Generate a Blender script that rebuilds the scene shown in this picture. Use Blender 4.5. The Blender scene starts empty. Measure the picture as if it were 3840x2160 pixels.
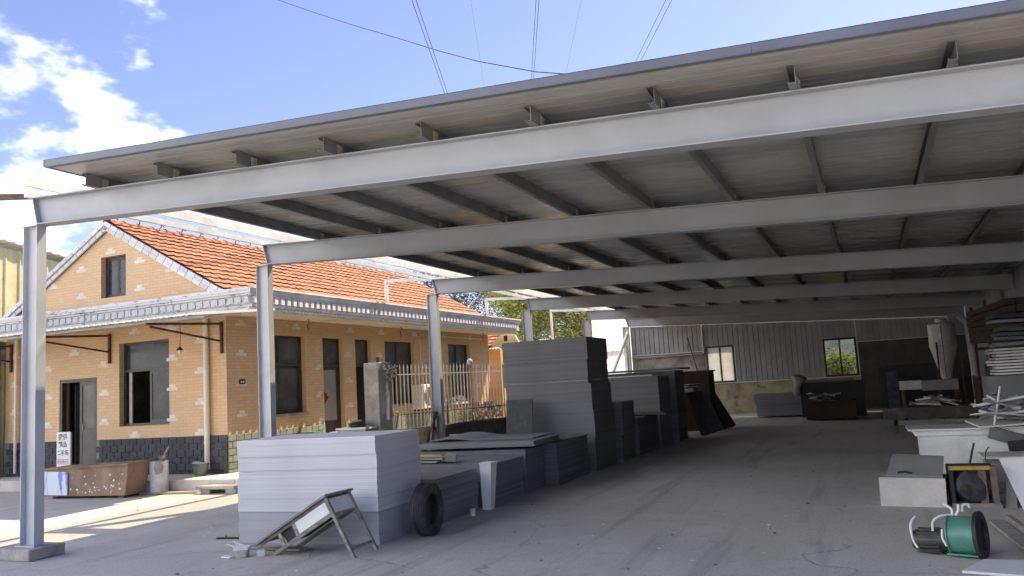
import bpy, math, random
from mathutils import Vector, Matrix
random.seed(11)
S = bpy.context.scene
COL = S.collection
RAD = math.radians
V = Vector

# ------------------------------------------------------------------ camera
def look():
    yaw, pit, rol = 0.4047583, 0.11776527, -0.05933728
    cy, sy = math.cos(yaw), math.sin(yaw)
    f = V((-sy*math.cos(pit), cy*math.cos(pit), math.sin(pit)))
    r0 = V((cy, sy, 0)); u0 = r0.cross(f)
    r = math.cos(rol)*r0 + math.sin(rol)*u0
    u = -math.sin(rol)*r0 + math.cos(rol)*u0
    return Matrix(((r.x, u.x, -f.x, 0), (r.y, u.y, -f.y, 0), (r.z, u.z, -f.z, 1.65), (0, 0, 0, 1)))
cam = bpy.data.cameras.new('camera'); camo = bpy.data.objects.new('camera', cam); COL.objects.link(camo)
camo.matrix_world = look(); cam.sensor_width = 36; cam.lens = 3053.2/3840*36
cam.clip_start = 0.05; cam.clip_end = 2000; S.camera = camo

# ------------------------------------------------------------------ light
SUN_AZ, SUN_EL = 29.6, 53.6          # azimuth from +Y towards +X
sdir = V((math.sin(RAD(SUN_AZ))*math.cos(RAD(SUN_EL)), math.cos(RAD(SUN_AZ))*math.cos(RAD(SUN_EL)), math.sin(RAD(SUN_EL))))
W = bpy.data.worlds.new('World'); S.world = W; W.use_nodes = True
wn, wl = W.node_tree.nodes, W.node_tree.links
wn.clear()
sky = wn.new('ShaderNodeTexSky'); sky.sky_type = 'NISHITA'; sky.sun_disc = False
sky.sun_elevation = RAD(SUN_EL); sky.sun_rotation = RAD(SUN_AZ)
sky.air_density = 1.0; sky.dust_density = 0.5; sky.ozone_density = 2.0; sky.altitude = 50
bg = wn.new('ShaderNodeBackground'); bg.inputs[1].default_value = 0.086
wo = wn.new('ShaderNodeOutputWorld'); wl.new(bg.outputs[0], wo.inputs[0])
tc = wn.new('ShaderNodeTexCoord')
def wmath(op, a, b=None, c=None):
    n = wn.new('ShaderNodeMath'); n.operation = op
    for i, x in enumerate((a, b, c)):
        if x is None: continue
        if isinstance(x, (int, float)): n.inputs[i].default_value = x
        else: wl.new(x, n.inputs[i])
    return n.outputs[0]
# clouds in the west, spread unseen behind the camera to brighten front-facing surfaces
cmap = wn.new('ShaderNodeMapping'); cmap.inputs['Scale'].default_value = (1, 1, 1.9); cmap.inputs['Location'].default_value = (3.1, 0.6, 0.35)
wl.new(tc.outputs['Generated'], cmap.inputs[0])
cn = wn.new('ShaderNodeTexNoise'); cn.inputs['Scale'].default_value = 3.1; cn.inputs['Detail'].default_value = 6; cn.inputs['Roughness'].default_value = .58
wl.new(cmap.outputs[0], cn.inputs['Vector'])
dotn = wn.new('ShaderNodeVectorMath'); dotn.operation = 'DOT_PRODUCT'; dotn.inputs[1].default_value = (-0.88, -0.40, -0.25)
wl.new(tc.outputs['Generated'], dotn.inputs[0])
cm = wmath('ADD', cn.outputs[0], wmath('MULTIPLY', dotn.outputs['Value'], 0.46))
cr = wn.new('ShaderNodeMapRange'); cr.interpolation_type = 'SMOOTHSTEP'
cr.inputs['From Min'].default_value = 0.685; cr.inputs['From Max'].default_value = 0.84; wl.new(cm, cr.inputs['Value'])
tint = wn.new('ShaderNodeMix'); tint.data_type = 'RGBA'; tint.blend_type = 'MULTIPLY'; tint.inputs[0].default_value = 1
tint.inputs[7].default_value = (0.98, 0.84, 0.98, 1); wl.new(sky.outputs[0], tint.inputs[6])
cmx = wn.new('ShaderNodeMix'); cmx.data_type = 'RGBA'; cmx.inputs[7].default_value = (18.0, 18.0, 18.6, 1)
wl.new(cr.outputs[0], cmx.inputs[0]); wl.new(tint.outputs[2], cmx.inputs[6])
wl.new(cmx.outputs[2], bg.inputs[0])
sl = bpy.data.lights.new('sun', 'SUN'); sl.energy = 4.2; sl.angle = RAD(0.55); sl.color = (1.0, 0.81, 0.53)
so = bpy.data.objects.new('sun', sl); COL.objects.link(so); so.location = (20, 40, 60)
so.rotation_euler = sdir.to_track_quat('Z', 'Y').to_euler()
S.view_settings.view_transform = 'Standard'; S.view_settings.look = 'None'
S.view_settings.exposure = 1.45; S.view_settings.gamma = 1; S.view_settings.use_curve_mapping = False
S.cycles.max_bounces = 5; S.cycles.diffuse_bounces = 3; S.cycles.glossy_bounces = 2; S.cycles.transmission_bounces = 3; S.cycles.transparent_max_bounces = 10
S.cycles.caustics_reflective = False; S.cycles.caustics_refractive = False
S.cycles.use_denoising = True; S.cycles.use_adaptive_sampling = True; S.cycles.adaptive_threshold = 0.03; S.cycles.sample_clamp_indirect = 6

# ------------------------------------------------------------------ materials
MATS = {}
class NB:
    def __init__(s, name):
        m = bpy.data.materials.new(name); m.use_nodes = True
        s.m = m; s.n = m.node_tree.nodes; s.l = m.node_tree.links; s.n.clear()
        s.out = s.n.new('ShaderNodeOutputMaterial'); s.bs = s.n.new('ShaderNodeBsdfPrincipled')
        s.l.new(s.bs.outputs[0], s.out.inputs[0]); s.tc = s.n.new('ShaderNodeTexCoord'); s.name = name
        MATS[name] = m
    def new(s, t, **kw):
        n = s.n.new('ShaderNode'+t)
        for k, v in kw.items(): setattr(n, k, v)
        return n
    def set(s, sock, v):
        if isinstance(v, bpy.types.NodeSocket): s.l.new(v, sock)
        else: sock.default_value = v
    def coords(s, scale=(1, 1, 1), loc=(0, 0, 0), src='Object', rot=(0, 0, 0)):
        mp = s.new('Mapping'); s.l.new(s.tc.outputs[src], mp.inputs[0])
        mp.inputs['Scale'].default_value = scale; mp.inputs['Location'].default_value = loc; mp.inputs['Rotation'].default_value = rot
        return mp.outputs[0]
    def noise(s, scale, vec=None, detail=4, rough=.55, dist=0):
        n = s.new('TexNoise'); n.inputs['Scale'].default_value = scale; n.inputs['Detail'].default_value = detail
        n.inputs['Roughness'].default_value = rough; n.inputs['Distortion'].default_value = dist
        s.l.new(vec if vec is not None else s.coords(), n.inputs['Vector']); return n.outputs[0]
    def ramp(s, fac, a, b, smooth=True):
        n = s.new('MapRange'); n.interpolation_type = 'SMOOTHSTEP' if smooth else 'LINEAR'
        n.inputs['From Min'].default_value = a; n.inputs['From Max'].default_value = b; s.set(n.inputs['Value'], fac); return n.outputs[0]
    def math(s, op, a, b=0.0):
        n = s.new('Math', operation=op); s.set(n.inputs[0], a); s.set(n.inputs[1], b); return n.outputs[0]
    def mix(s, fac, a, b, blend='MIX'):
        n = s.new('Mix', data_type='RGBA', blend_type=blend); s.set(n.inputs[0], fac)
        for i, c in ((6, a), (7, b)):
            if not isinstance(c, bpy.types.NodeSocket): c = tuple(c)+((1,) if len(c) == 3 else ())
            s.set(n.inputs[i], c)
        return n.outputs[2]
    def bump(s, h, strength=.3, dist=.01):
        n = s.new('Bump'); n.inputs['Strength'].default_value = strength; n.inputs['Distance'].default_value = dist
        s.set(n.inputs['Height'], h); s.l.new(n.outputs[0], s.bs.inputs['Normal']); return n
    def fin(s, col, rough=.7, metal=0, spec=.4):
        s.set(s.bs.inputs['Base Color'], col if isinstance(col, bpy.types.NodeSocket) else tuple(col)+((1,) if len(col) == 3 else ()))
        s.set(s.bs.inputs['Roughness'], rough); s.set(s.bs.inputs['Metallic'], metal); s.bs.inputs['Specular IOR Level'].default_value = spec
        return s.m
def sc(c, k): return tuple(min(1, x*k) for x in c[:3])
def pmat(name, c, rough=.7, var=.22, scale=2.5, fine=40, bump=.15, bdist=.004, metal=0, rnd=.12, dirt=None, dirt_amt=.5, dirt_scale=3.0, spec=.4, stretch=(1, 1, 1), src='Object'):
    b = NB(name); v = b.coords(stretch, src=src)
    n1 = b.noise(scale, v, 3, .6); n2 = b.noise(fine, v, 1, .6)
    col = b.mix(b.ramp(n1, .3, .7), sc(c, 1-var), sc(c, 1+var))
    col = b.mix(b.math('MULTIPLY', b.ramp(n2, .35, .7), var*.9), col, sc(c, .45))
    if rnd:
        oi = b.new('ObjectInfo'); col = b.mix(1.0, col, b.mix(oi.outputs['Random'], (1-rnd,)*3, (1+rnd*.4,)*3), 'MULTIPLY')
    if dirt:
        dn = b.noise(dirt_scale, b.coords(stretch, (5, 3, 1), src=src), 4, .68)
        col = b.mix(b.math('MULTIPLY', b.ramp(dn, .5, .68), dirt_amt), col, dirt)
    if bump: b.bump(n2, bump, bdist)
    rr = b.math('ADD', b.math('MULTIPLY', n1, .18), rough-.09)
    return b.fin(col, rr, metal, spec)
steel = pmat('painted_steel', (.355, .385, .425), .42, .09, .7, 60, .03, dirt=(.25, .25, .255), dirt_amt=.3, dirt_scale=1.1, rnd=.05)
post_m = pmat('pale_painted_steel', (.49, .515, .55), .42, .09, .7, 60, .03, dirt=(.3, .3, .31), dirt_amt=.3, dirt_scale=1.3, rnd=.05)
pale_conc = pmat('pale_concrete', (.56, .53, .48), .9, .15, 2, 30, .4, .005, dirt=(.36, .33, .29), dirt_amt=.5, dirt_scale=1.7)
galv = pmat('galvanised_steel', (.21, .215, .22), .5, .2, 4, 50, .04, metal=.25, rnd=.15)
whitesteel = pmat('white_steel', (.72, .73, .72), .5, .1, 3, 30, .05, dirt=(.45, .43, .38), dirt_amt=.3)
fascia_m = pmat('grey_blue_flashing', (.115, .13, .17), .4, .12, 1.5, 40, .03)
sheet_under = pmat('roof_sheet_underside', (.375, .375, .36), .27, .12, 1.2, 16, .10, .006, dirt=(.36, .34, .30), dirt_amt=.4, dirt_scale=1.2, stretch=(.22, 2.5, 1), rnd=.1)
rust = pmat('rusty_iron', (.085, .06, .045), .8, .4, 12, 60, .4, dirt=(.2, .08, .03), dirt_amt=.6)
concrete = pmat('weathered_concrete', (.38, .36, .33), .9, .3, 2, 30, .5, .006, dirt=(.14, .13, .11), dirt_amt=.7, dirt_scale=1.7)
darkconc = pmat('dark_concrete', (.13, .12, .105), .92, .35, 2.2, 26, .5, .008, dirt=(.05, .05, .045), dirt_amt=.6)
soffit_m = pmat('cream_plaster', (.74, .67, .54), .85, .1, 1.2, 25, .12, dirt=(.42, .34, .24), dirt_amt=.5, dirt_scale=1.0)
cornice_side = pmat('grey_white_moulding', (.74, .735, .71), .75, .12, 3, 30, .2, dirt=(.45, .45, .43), dirt_amt=.55, dirt_scale=2.2)
tile_m = pmat('clay_tile', (.37, .175, .105), .85, .24, 6, 45, .3, .004, rnd=.2, dirt=(.20, .10, .06), dirt_amt=.55, dirt_scale=7)
deck_m = pmat('roof_deck', (.10, .06, .04), .9)
trimbrick = pmat('pale_grey_brick', (.66, .67, .70), .75, .12, 8, 60, .15, rnd=.18)
whitebrick = pmat('white_glazed_brick', (.70, .645, .575), .6, .1, 10, 50, .1, rnd=.14)
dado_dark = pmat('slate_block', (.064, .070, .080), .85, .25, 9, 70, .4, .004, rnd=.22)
dado_sunlit = pmat('sunlit_green_block', (.25, .28, .235), .85, .28, 14, 55, .8, .012, rnd=.25)  # side dado: same blocks, colour lightened to stand for sun on them
winframe = pmat('dull_aluminium', (.075, .073, .067), .5, .2, 5, 40, .05, metal=.3)
winframe2 = pmat('dark_bronze_frame', (.055, .048, .042), .5, .2, 5, 40, .05)
whitepaint = pmat('white_paint', (.74, .74, .72), .55, .08, 4, 40, .08, dirt=(.5, .47, .42), dirt_amt=.35, rnd=.08)
cream_pvc = pmat('cream_pvc', (.72, .66, .52), .5, .07, 3, 40, .03)
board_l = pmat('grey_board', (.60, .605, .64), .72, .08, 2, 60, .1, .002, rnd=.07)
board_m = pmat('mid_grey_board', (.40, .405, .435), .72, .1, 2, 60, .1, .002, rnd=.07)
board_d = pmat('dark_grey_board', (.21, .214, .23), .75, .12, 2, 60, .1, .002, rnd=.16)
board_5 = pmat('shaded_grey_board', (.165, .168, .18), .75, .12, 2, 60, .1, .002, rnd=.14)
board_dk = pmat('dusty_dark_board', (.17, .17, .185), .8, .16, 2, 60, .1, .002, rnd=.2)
wood_old = pmat('grey_weathered_wood', (.27, .255, .235), .85, .3, 3, 40, .3, .004, stretch=(.6, 6, 6), rnd=.25)
wood_pale = pmat('pale_wood', (.45, .37, .26), .8, .25, 3, 40, .3, .003, stretch=(.6, 6, 6), rnd=.3)
wood_shade = pmat('shade_darkened_wood', (.055, .036, .024), .85, .3, 2, 30, .2, .003, rnd=.2)  # brown wood with the dimness of the shed's back put into its colour
wood_dusty = pmat('dusty_brown_wood', (.13, .095, .070), .85, .3, 2, 30, .2, .003, dirt=(.2, .17, .14), dirt_amt=.5, rnd=.2)
mortar_m = pmat('grey_mortar', (.20, .205, .215), .9)
chest_m = pmat('faded_plywood', (.29, .185, .125), .85, .25, 2, 30, .2, .003, dirt=(.36, .28, .22), dirt_amt=.4, rnd=.1)
wood_brown = pmat('brown_wood', (.19, .105, .06), .8, .3, 2, 30, .2, .003, dirt=(.33, .25, .18), dirt_amt=.5, rnd=.2)
rubber = pmat('tyre_rubber', (.05, .05, .052), .8, .3, 6, 60, .2, dirt=(.12, .115, .11), dirt_amt=.6, dirt_scale=4)
dark_m = pmat('black_paint', (.02, .02, .022), .6, .3, 5, 30, .1)
plastic_w = pmat('white_plastic', (.66, .66, .65), .45, .08, 4, 30, .05, dirt=(.4, .38, .34), dirt_amt=.4, dirt_scale=5)
card_w = pmat('pale_box_card', (.50, .48, .44), .8, .1, 3, 30, .08, dirt=(.3, .28, .25), dirt_amt=.4)
green_m = pmat('green_enamel', (.075, .235, .185), .38, .2, 5, 40, .06, dirt=(.05, .09, .08), dirt_amt=.5, dirt_scale=6)
motor_m = pmat('oily_iron', (.045, .045, .048), .5, .35, 9, 50, .2, metal=.4, dirt=(.11, .10, .09), dirt_amt=.5)
navy_m = pmat('blue_black_iron', (.05, .055, .075), .5, .35, 9, 50, .2, metal=.3, dirt=(.12, .11, .1), dirt_amt=.5)
yellow_m = pmat('yellow_wood', (.45, .30, .06), .7, .3, 5, 30, .1)
galv_l = pmat('galvanised_light', (.46, .455, .44), .5, .15, 3, 40, .05, metal=.2)
panel_in = pmat('interior_panel', (.29, .305, .33), .5, .1, 2, 40, .05, rnd=.1, dirt=(.25, .25, .25), dirt_amt=.4)
plaster_y = pmat('stained_yellow_plaster', (.36, .32, .22), .9, .25, 1.2, 25, .2, dirt=(.12, .10, .08), dirt_amt=.85, dirt_scale=1.1)
plaster_g = pmat('stained_grey_plaster', (.30, .29, .265), .9, .25, 1.5, 25, .2, dirt=(.12, .11, .10), dirt_amt=.8, dirt_scale=1.3)
plaster_k = pmat('dark_plaster', (.085, .088, .082), .9, .25, 1.5, 25, .2)  # plaster with a dark base tone
ywall = pmat('yellow_metal_sheet', (.62, .60, .36), .55, .1, 2, 40, .05, dirt=(.4, .38, .25), dirt_amt=.4)
red_paper = pmat('red_paper', (.33, .03, .03), .7, .15)
red_ink = pmat('red_ink', (.42, .10, .10), .7, .15)
black_ink = pmat('black_ink', (.03, .03, .03), .7, .1)
bin_m = pmat('bright_white_plastic', (.80, .80, .79), .45, .05)
leaf_a = pmat('leaf_green', (.13, .185, .045), .7, .3, 3, 0.1, 0, rnd=.2)
leaf_b = pmat('leaf_yellow_green', (.33, .36, .07), .7, .3, 3, 0.1, 0, rnd=.2)
leaf_c = pmat('leaf_dark_green', (.04, .058, .025), .7, .3, 3, 0.1, 0, rnd=.2)
bark = pmat('bark', (.10, .085, .07), .9, .3, 8, 40, .4)
wire_m = pmat('dark_cable', (.02, .02, .025), .6)
sack_m = pmat('sack', (.32, .28, .28), .9, .2, 6, 40, .3)
grey_box = pmat('grey_box_paint', (.23, .235, .235), .6, .15)
def leafy(m):
    nt = m.node_tree; p = [n for n in nt.nodes if n.type == 'BSDF_PRINCIPLED'][0]; o = [n for n in nt.nodes if n.type == 'OUTPUT_MATERIAL'][0]
    t = nt.nodes.new('ShaderNodeBsdfTranslucent'); mx = nt.nodes.new('ShaderNodeMixShader'); mx.inputs[0].default_value = .4
    src = p.inputs['Base Color'].links[0].from_socket
    nt.links.new(src, t.inputs[0]); nt.links.new(p.outputs[0], mx.inputs[1]); nt.links.new(t.outputs[0], mx.inputs[2]); nt.links.new(mx.outputs[0], o.inputs[0])
for m in (leaf_a, leaf_b, leaf_c): leafy(m)

def ground_mat():
    b = NB('yard_concrete'); v = b.coords()
    n1 = b.noise(.16, v, 3, .6, .4); n2 = b.noise(.9, v, 5, .62, .3); n3 = b.noise(42, v, 1, .6); n4 = b.noise(4.5, v, 4, .65)
    col = b.mix(b.ramp(n1, .3, .7), (.365, .352, .33), (.49, .472, .445))
    col = b.mix(b.math('MULTIPLY', b.ramp(n2, .46, .66), .55), col, (.50, .48, .45))
    col = b.mix(b.math('MULTIPLY', b.ramp(n4, .55, .75), .5), col, (.22, .215, .205))
    col = b.mix(b.math('MULTIPLY', b.ramp(n3, .52, .7), .35), col, (.12, .118, .115))
    # drag streaks left by wheels along the lane
    st = b.noise(1.1, b.coords((3.2, .22, 1), rot=(0, 0, -.35)), 4, .62, .2)
    col = b.mix(b.math('MULTIPLY', b.ramp(st, .52, .7), .4), col, (.165, .16, .158))
    # cracks
    vo = b.new('TexVoronoi', feature='DISTANCE_TO_EDGE'); vo.inputs['Scale'].default_value = .23
    wv = b.new('VectorMath', operation='ADD'); b.l.new(v, wv.inputs[0])
    wn_ = b.new('TexNoise'); wn_.inputs['Scale'].default_value = 1.2; wn_.inputs['Detail'].default_value = 6; b.l.new(v, wn_.inputs['Vector'])
    b.l.new(wn_.outputs[1], wv.inputs[1]); b.l.new(wv.outputs[0], vo.inputs['Vector'])
    ck = b.math('SUBTRACT', 1.0, b.ramp(vo.outputs[0], .0, .006))
    ck = b.math('MULTIPLY', ck, b.ramp(n2, .42, .6))
    col = b.mix(b.math('MULTIPLY', ck, .4), col, (.07, .068, .065))
    h = b.math('ADD', b.math('MULTIPLY', n3, .5), b.math('MULTIPLY', n4, .7)); h = b.math('SUBTRACT', h, ck)
    b.bump(h, .35, .012)
    return b.fin(col, b.math('ADD', b.math('MULTIPLY', n2, .25), .66), 0, .35)
ground_m = ground_mat()
def brickwall():
    b = NB('ochre_tile_wall'); s = b.new('SeparateXYZ'); g = b.new('NewGeometry')
    b.l.new(g.outputs['Position'], s.inputs[0])
    cx = b.new('CombineXYZ'); b.l.new(b.math('ADD', s.outputs[0], s.outputs[1]), cx.inputs[0]); b.l.new(s.outputs[2], cx.inputs[1])
    br = b.new('TexBrick'); b.l.new(cx.outputs[0], br.inputs['Vector'])
    br.inputs['Scale'].default_value = 1; br.inputs['Brick Width'].default_value = .2; br.inputs['Row Height'].default_value = .066
    br.inputs['Mortar Size'].default_value = .004; br.inputs['Mortar Smooth'].default_value = .3; br.inputs['Bias'].default_value = 0
    br.inputs['Color1'].default_value = (.64, .44, .245, 1); br.inputs['Color2'].default_value = (.585, .395, .215, 1); br.inputs['Mortar'].default_value = (.43, .29, .17, 1)
    n1 = b.noise(.9, b.coords((1, 1, .5)), 6, .6); n2 = b.noise(7, b.coords((1, 1, .25)), 5, .6)
    col = b.mix(b.math('MULTIPLY', b.ramp(n1, .42, .72), .35), br.outputs[0], (.50, .35, .22))
    col = b.mix(b.math('MULTIPLY', b.ramp(n2, .5, .75), .22), col, (.72, .56, .38))
    b.bump(br.outputs['Fac'], .35, .003).invert = True
    return b.fin(col, .6, 0, .35)
wall_m = brickwall()
def peel():
    b = NB('peeling_white_paint'); n = b.noise(7, b.coords((1, 1, 2.2)), 9, .68, .4); n2 = b.noise(1.1, None, 4)
    k = b.math('ADD', n, b.math('MULTIPLY', n2, .22))
    col = b.mix(b.ramp(k, .68, .71), (.66, .67, .68), (.25, .245, .23))
    col = b.mix(b.math('MULTIPLY', b.ramp(n2, .42, .7), .3), col, (.42, .42, .40))
    b.bump(b.ramp(k, .68, .71), -.4, .004)
    return b.fin(col, .8)
peel_m = peel()
def translucent(name, c, tr, tl):
    b = NB(name); n = b.noise(2.2, b.coords((1, 1, 1)), 6, .6); n2 = b.noise(14, b.coords((.5, 6, 1)), 4, .6)
    col = b.mix(b.ramp(n, .35, .75), c, sc(c, .86)); col = b.mix(b.math('MULTIPLY', b.ramp(n2, .45, .75), .25), col, sc(c, .7))
    b.fin(col, .45)
    t = b.new('BsdfTranslucent'); b.l.new(col, t.inputs[0]); p = b.new('BsdfTransparent'); b.l.new(col, p.inputs[0])
    m1 = b.new('MixShader'); m1.inputs[0].default_value = tl; b.l.new(b.bs.outputs[0], m1.inputs[1]); b.l.new(t.outputs[0], m1.inputs[2])
    m2 = b.new('MixShader'); m2.inputs[0].default_value = tr; b.l.new(m1.outputs[0], m2.inputs[1]); b.l.new(p.outputs[0], m2.inputs[2])
    b.l.new(m2.outputs[0], b.out.inputs[0]); return b.m
frp = translucent('translucent_roof_sheet', (.95, .96, .95), .74, .7)
frp_awn = translucent('aged_awning_sheet', (.40, .40, .38), .0, .10)
frp_wall = translucent('translucent_wall_sheet', (.84, .86, .86), .0, .45)
frost = translucent('frosted_glass', (.84, .85, .84), .0, .55)
def glass(name, c, tr, rough):
    b = NB(name); n = b.noise(3, None, 4)
    b.fin(b.mix(b.ramp(n, .3, .7), sc(c, .7), sc(c, 1.3)), rough, 0, .28)
    p = b.new('BsdfTransparent'); p.inputs[0].default_value = (.8, .85, .83, 1)
    m2 = b.new('MixShader'); m2.inputs[0].default_value = tr; b.l.new(b.bs.outputs[0], m2.inputs[1]); b.l.new(p.outputs[0], m2.inputs[2])
    b.l.new(m2.outputs[0], b.out.inputs[0]); return b.m
glass_d = glass('dusty_dark_glass', (.048, .053, .052), .15, .22)
glass_s = glass('dusty_pale_glass', (.095, .10, .095), .08, .3)
glass_a = glass('attic_glass', (.035, .045, .06), .1, .06)
glass_c = glass('clear_glass', (.03, .03, .03), .88, .05)

# ------------------------------------------------------------------ mesh helpers
def org(p):
    o = V((0, 0, 0))
    while p is not None: o = o+p.location; p = p.parent
    return o
class MB:
    def __init__(s): s.v = []; s.f = []
    def add(s, vs, fs):
        k = len(s.v); s.v += [V(x) for x in vs]; s.f += [tuple(i+k for i in f) for f in fs]; return s
    def box(s, x0, x1, y0, y1, z0, z1):
        return s.add([(x0, y0, z0), (x1, y0, z0), (x1, y1, z0), (x0, y1, z0), (x0, y0, z1), (x1, y0, z1), (x1, y1, z1), (x0, y1, z1)],
                     [(3, 2, 1, 0), (4, 5, 6, 7), (0, 1, 5, 4), (1, 2, 6, 5), (2, 3, 7, 6), (3, 0, 4, 7)])
    def obox(s, c, d, rot=None):
        c = V(c); rot = rot or Matrix.Identity(3); vs = []
        for z in (-.5, .5):
            for x, y in ((-.5, -.5), (.5, -.5), (.5, .5), (-.5, .5)): vs.append(c+rot @ V((x*d[0], y*d[1], z*d[2])))
        return s.add(vs, [(3, 2, 1, 0), (4, 5, 6, 7), (0, 1, 5, 4), (1, 2, 6, 5), (2, 3, 7, 6), (3, 0, 4, 7)])
    def hexa(s, bot, top):
        return s.add(list(bot)+list(top), [(3, 2, 1, 0), (4, 5, 6, 7), (0, 1, 5, 4), (1, 2, 6, 5), (2, 3, 7, 6), (3, 0, 4, 7)])
    def prism(s, poly, off):
        n = len(poly); off = V(off); p = [V(x) for x in poly]
        return s.add(p+[x+off for x in p], [tuple(range(n))[::-1], tuple(range(n, 2*n))]+[(i, (i+1) % n, n+(i+1) % n, n+i) for i in range(n)])
    def bar(s, a, b, w, h, up=(0, 0, 1)):
        a, b = V(a), V(b); d = (b-a); L = d.length; d.normalize(); u = V(up)
        if abs(d.dot(u)) > .98: u = V((0, 1, 0))
        x = d.cross(u).normalized(); z = x.cross(d).normalized()
        return s.obox((a+b)/2, (w, L, h), Matrix((x, d, z)).transposed())
    def tube(s, pts, r, n=8, cap=True):
        pts = [V(p) for p in pts]; k = len(s.v); N = len(pts); ref = V((0, 0, 1))
        rr = r if isinstance(r, (list, tuple)) else [r]*N
        for i, p in enumerate(pts):
            t = (pts[min(i+1, N-1)]-pts[max(i-1, 0)]).normalized()
            if abs(t.dot(ref)) > .95: ref = V((1, 0, 0)) if abs(t.x) < .9 else V((0, 1, 0))
            a = t.cross(ref).normalized(); b = a.cross(t).normalized(); ref = b
            for j in range(n):
                an = 2*math.pi*j/n; s.v.append(p+rr[i]*(math.cos(an)*a+math.sin(an)*b))
        for i in range(N-1):
            for j in range(n): s.f.append((k+i*n+j, k+i*n+(j+1) % n, k+(i+1)*n+(j+1) % n, k+(i+1)*n+j))
        if cap: s.f.append(tuple(k+j for j in range(n))[::-1]); s.f.append(tuple(k+(N-1)*n+j for j in range(n)))
        return s
    def lathe(s, prof, c, n=24, M=None, closed=False):
        k = len(s.v); c = V(c); M = M or Matrix.Identity(3); m = len(prof)
        for r, z in prof:
            for j in range(n):
                a = 2*math.pi*j/n; s.v.append(c+M @ V((r*math.cos(a), r*math.sin(a), z)))
        for i in range(m-1 if not closed else m):
            i2 = (i+1) % m
            for j in range(n): s.f.append((k+i*n+j, k+i*n+(j+1) % n, k+i2*n+(j+1) % n, k+i2*n+j))
        if not closed:
            s.f.append(tuple(k+j for j in range(n))[::-1]); s.f.append(tuple(k+(m-1)*n+j for j in range(n)))
        return s
    def mesh(s, name, mat):
        me = bpy.data.meshes.new(name); me.from_pydata([tuple(x) for x in s.v], [], s.f); me.materials.append(mat); me.update(); return me
    def build(s, name, mat, parent=None, smooth=False, bevel=0, kind=None):
        o0 = org(parent); s.v = [x-o0 for x in s.v]
        me = s.mesh(name, mat)
        import bmesh
        bm = bmesh.new(); bm.from_mesh(me); bmesh.ops.recalc_face_normals(bm, faces=bm.faces[:])
        if bevel: bmesh.ops.bevel(bm, geom=bm.edges[:], offset=bevel, segments=1, affect='EDGES', clamp_overlap=True)
        bm.to_mesh(me); bm.free()
        if smooth:
            for p in me.polygons: p.use_smooth = True
            if hasattr(me, 'set_sharp_from_angle'): me.set_sharp_from_angle(angle=RAD(38))
        o = bpy.data.objects.new(name, me); COL.objects.link(o); o.parent = parent
        if kind: o['kind'] = kind
        return o
def thing(name, label, cat, loc=(0, 0, 0), group=None):
    o = bpy.data.objects.new(name, None); COL.objects.link(o); o.location = loc; o.empty_display_size = .2
    return tag(o, label, cat, group)
def tag(o, label, cat, group=None):
    o['label'] = label; o['category'] = cat
    if group: o['group'] = group
    return o
def inst(name, me, M, parent=None):
    o = bpy.data.objects.new(name, me); COL.objects.link(o); o.parent = parent
    o.matrix_basis = Matrix.Translation(-org(parent)) @ M; return o
def RZ(a): return Matrix.Rotation(a, 3, 'Z')
def RM(rx=0, ry=0, rz=0): return Matrix.Rotation(rz, 3, 'Z') @ Matrix.Rotation(ry, 3, 'Y') @ Matrix.Rotation(rx, 3, 'X')
def TM(loc, rot=None, s=(1, 1, 1)):
    return Matrix.Translation(loc) @ (rot.to_4x4() if rot else Matrix.Identity(4)) @ Matrix.Diagonal((s[0], s[1], s[2], 1))
UNIT = {}
def ubox(mat, bev=0):
    k = (mat.name, bev)
    if k not in UNIT:
        if bev:   # a block with a raised, chamfered front on -Y
            m = MB().hexa([(-.5, .5, -.5), (.5, .5, -.5), (.5, .5, .5), (-.5, .5, .5)], [(-.475, -.5, -.455), (.475, -.5, -.46), (.48, -.5, .455), (-.47, -.5, .46)])
            m.f = [f[::-1] for f in m.f]
        else: m = MB().box(-.5, .5, -.5, .5, -.5, .5)
        UNIT[k] = m.mesh('block_'+mat.name, mat)
    return UNIT[k]
def smoothpath(pts, k=5):
    p = [V(x) for x in pts]; p = [p[0]*2-p[1]]+p+[p[-1]*2-p[-2]]; out = []
    for i in range(1, len(p)-2):
        a, b, c, d = p[i-1:i+3]
        for j in range(k):
            t = j/k; out.append(.5*((2*b)+(c-a)*t+(2*a-5*b+4*c-d)*t*t+(3*b-a-3*c+d)*t**3))
    return out+[p[-2]]
def rnd(a, b): return random.uniform(a, b)

# ================================================================== SETTING
g = MB(); g.add([(-250, -120, 0), (250, -120, 0), (250, 380, 0), (-250, 380, 0)], [(0, 1, 2, 3)])
go = g.build('ground', ground_m); go['kind'] = 'structure'

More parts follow.
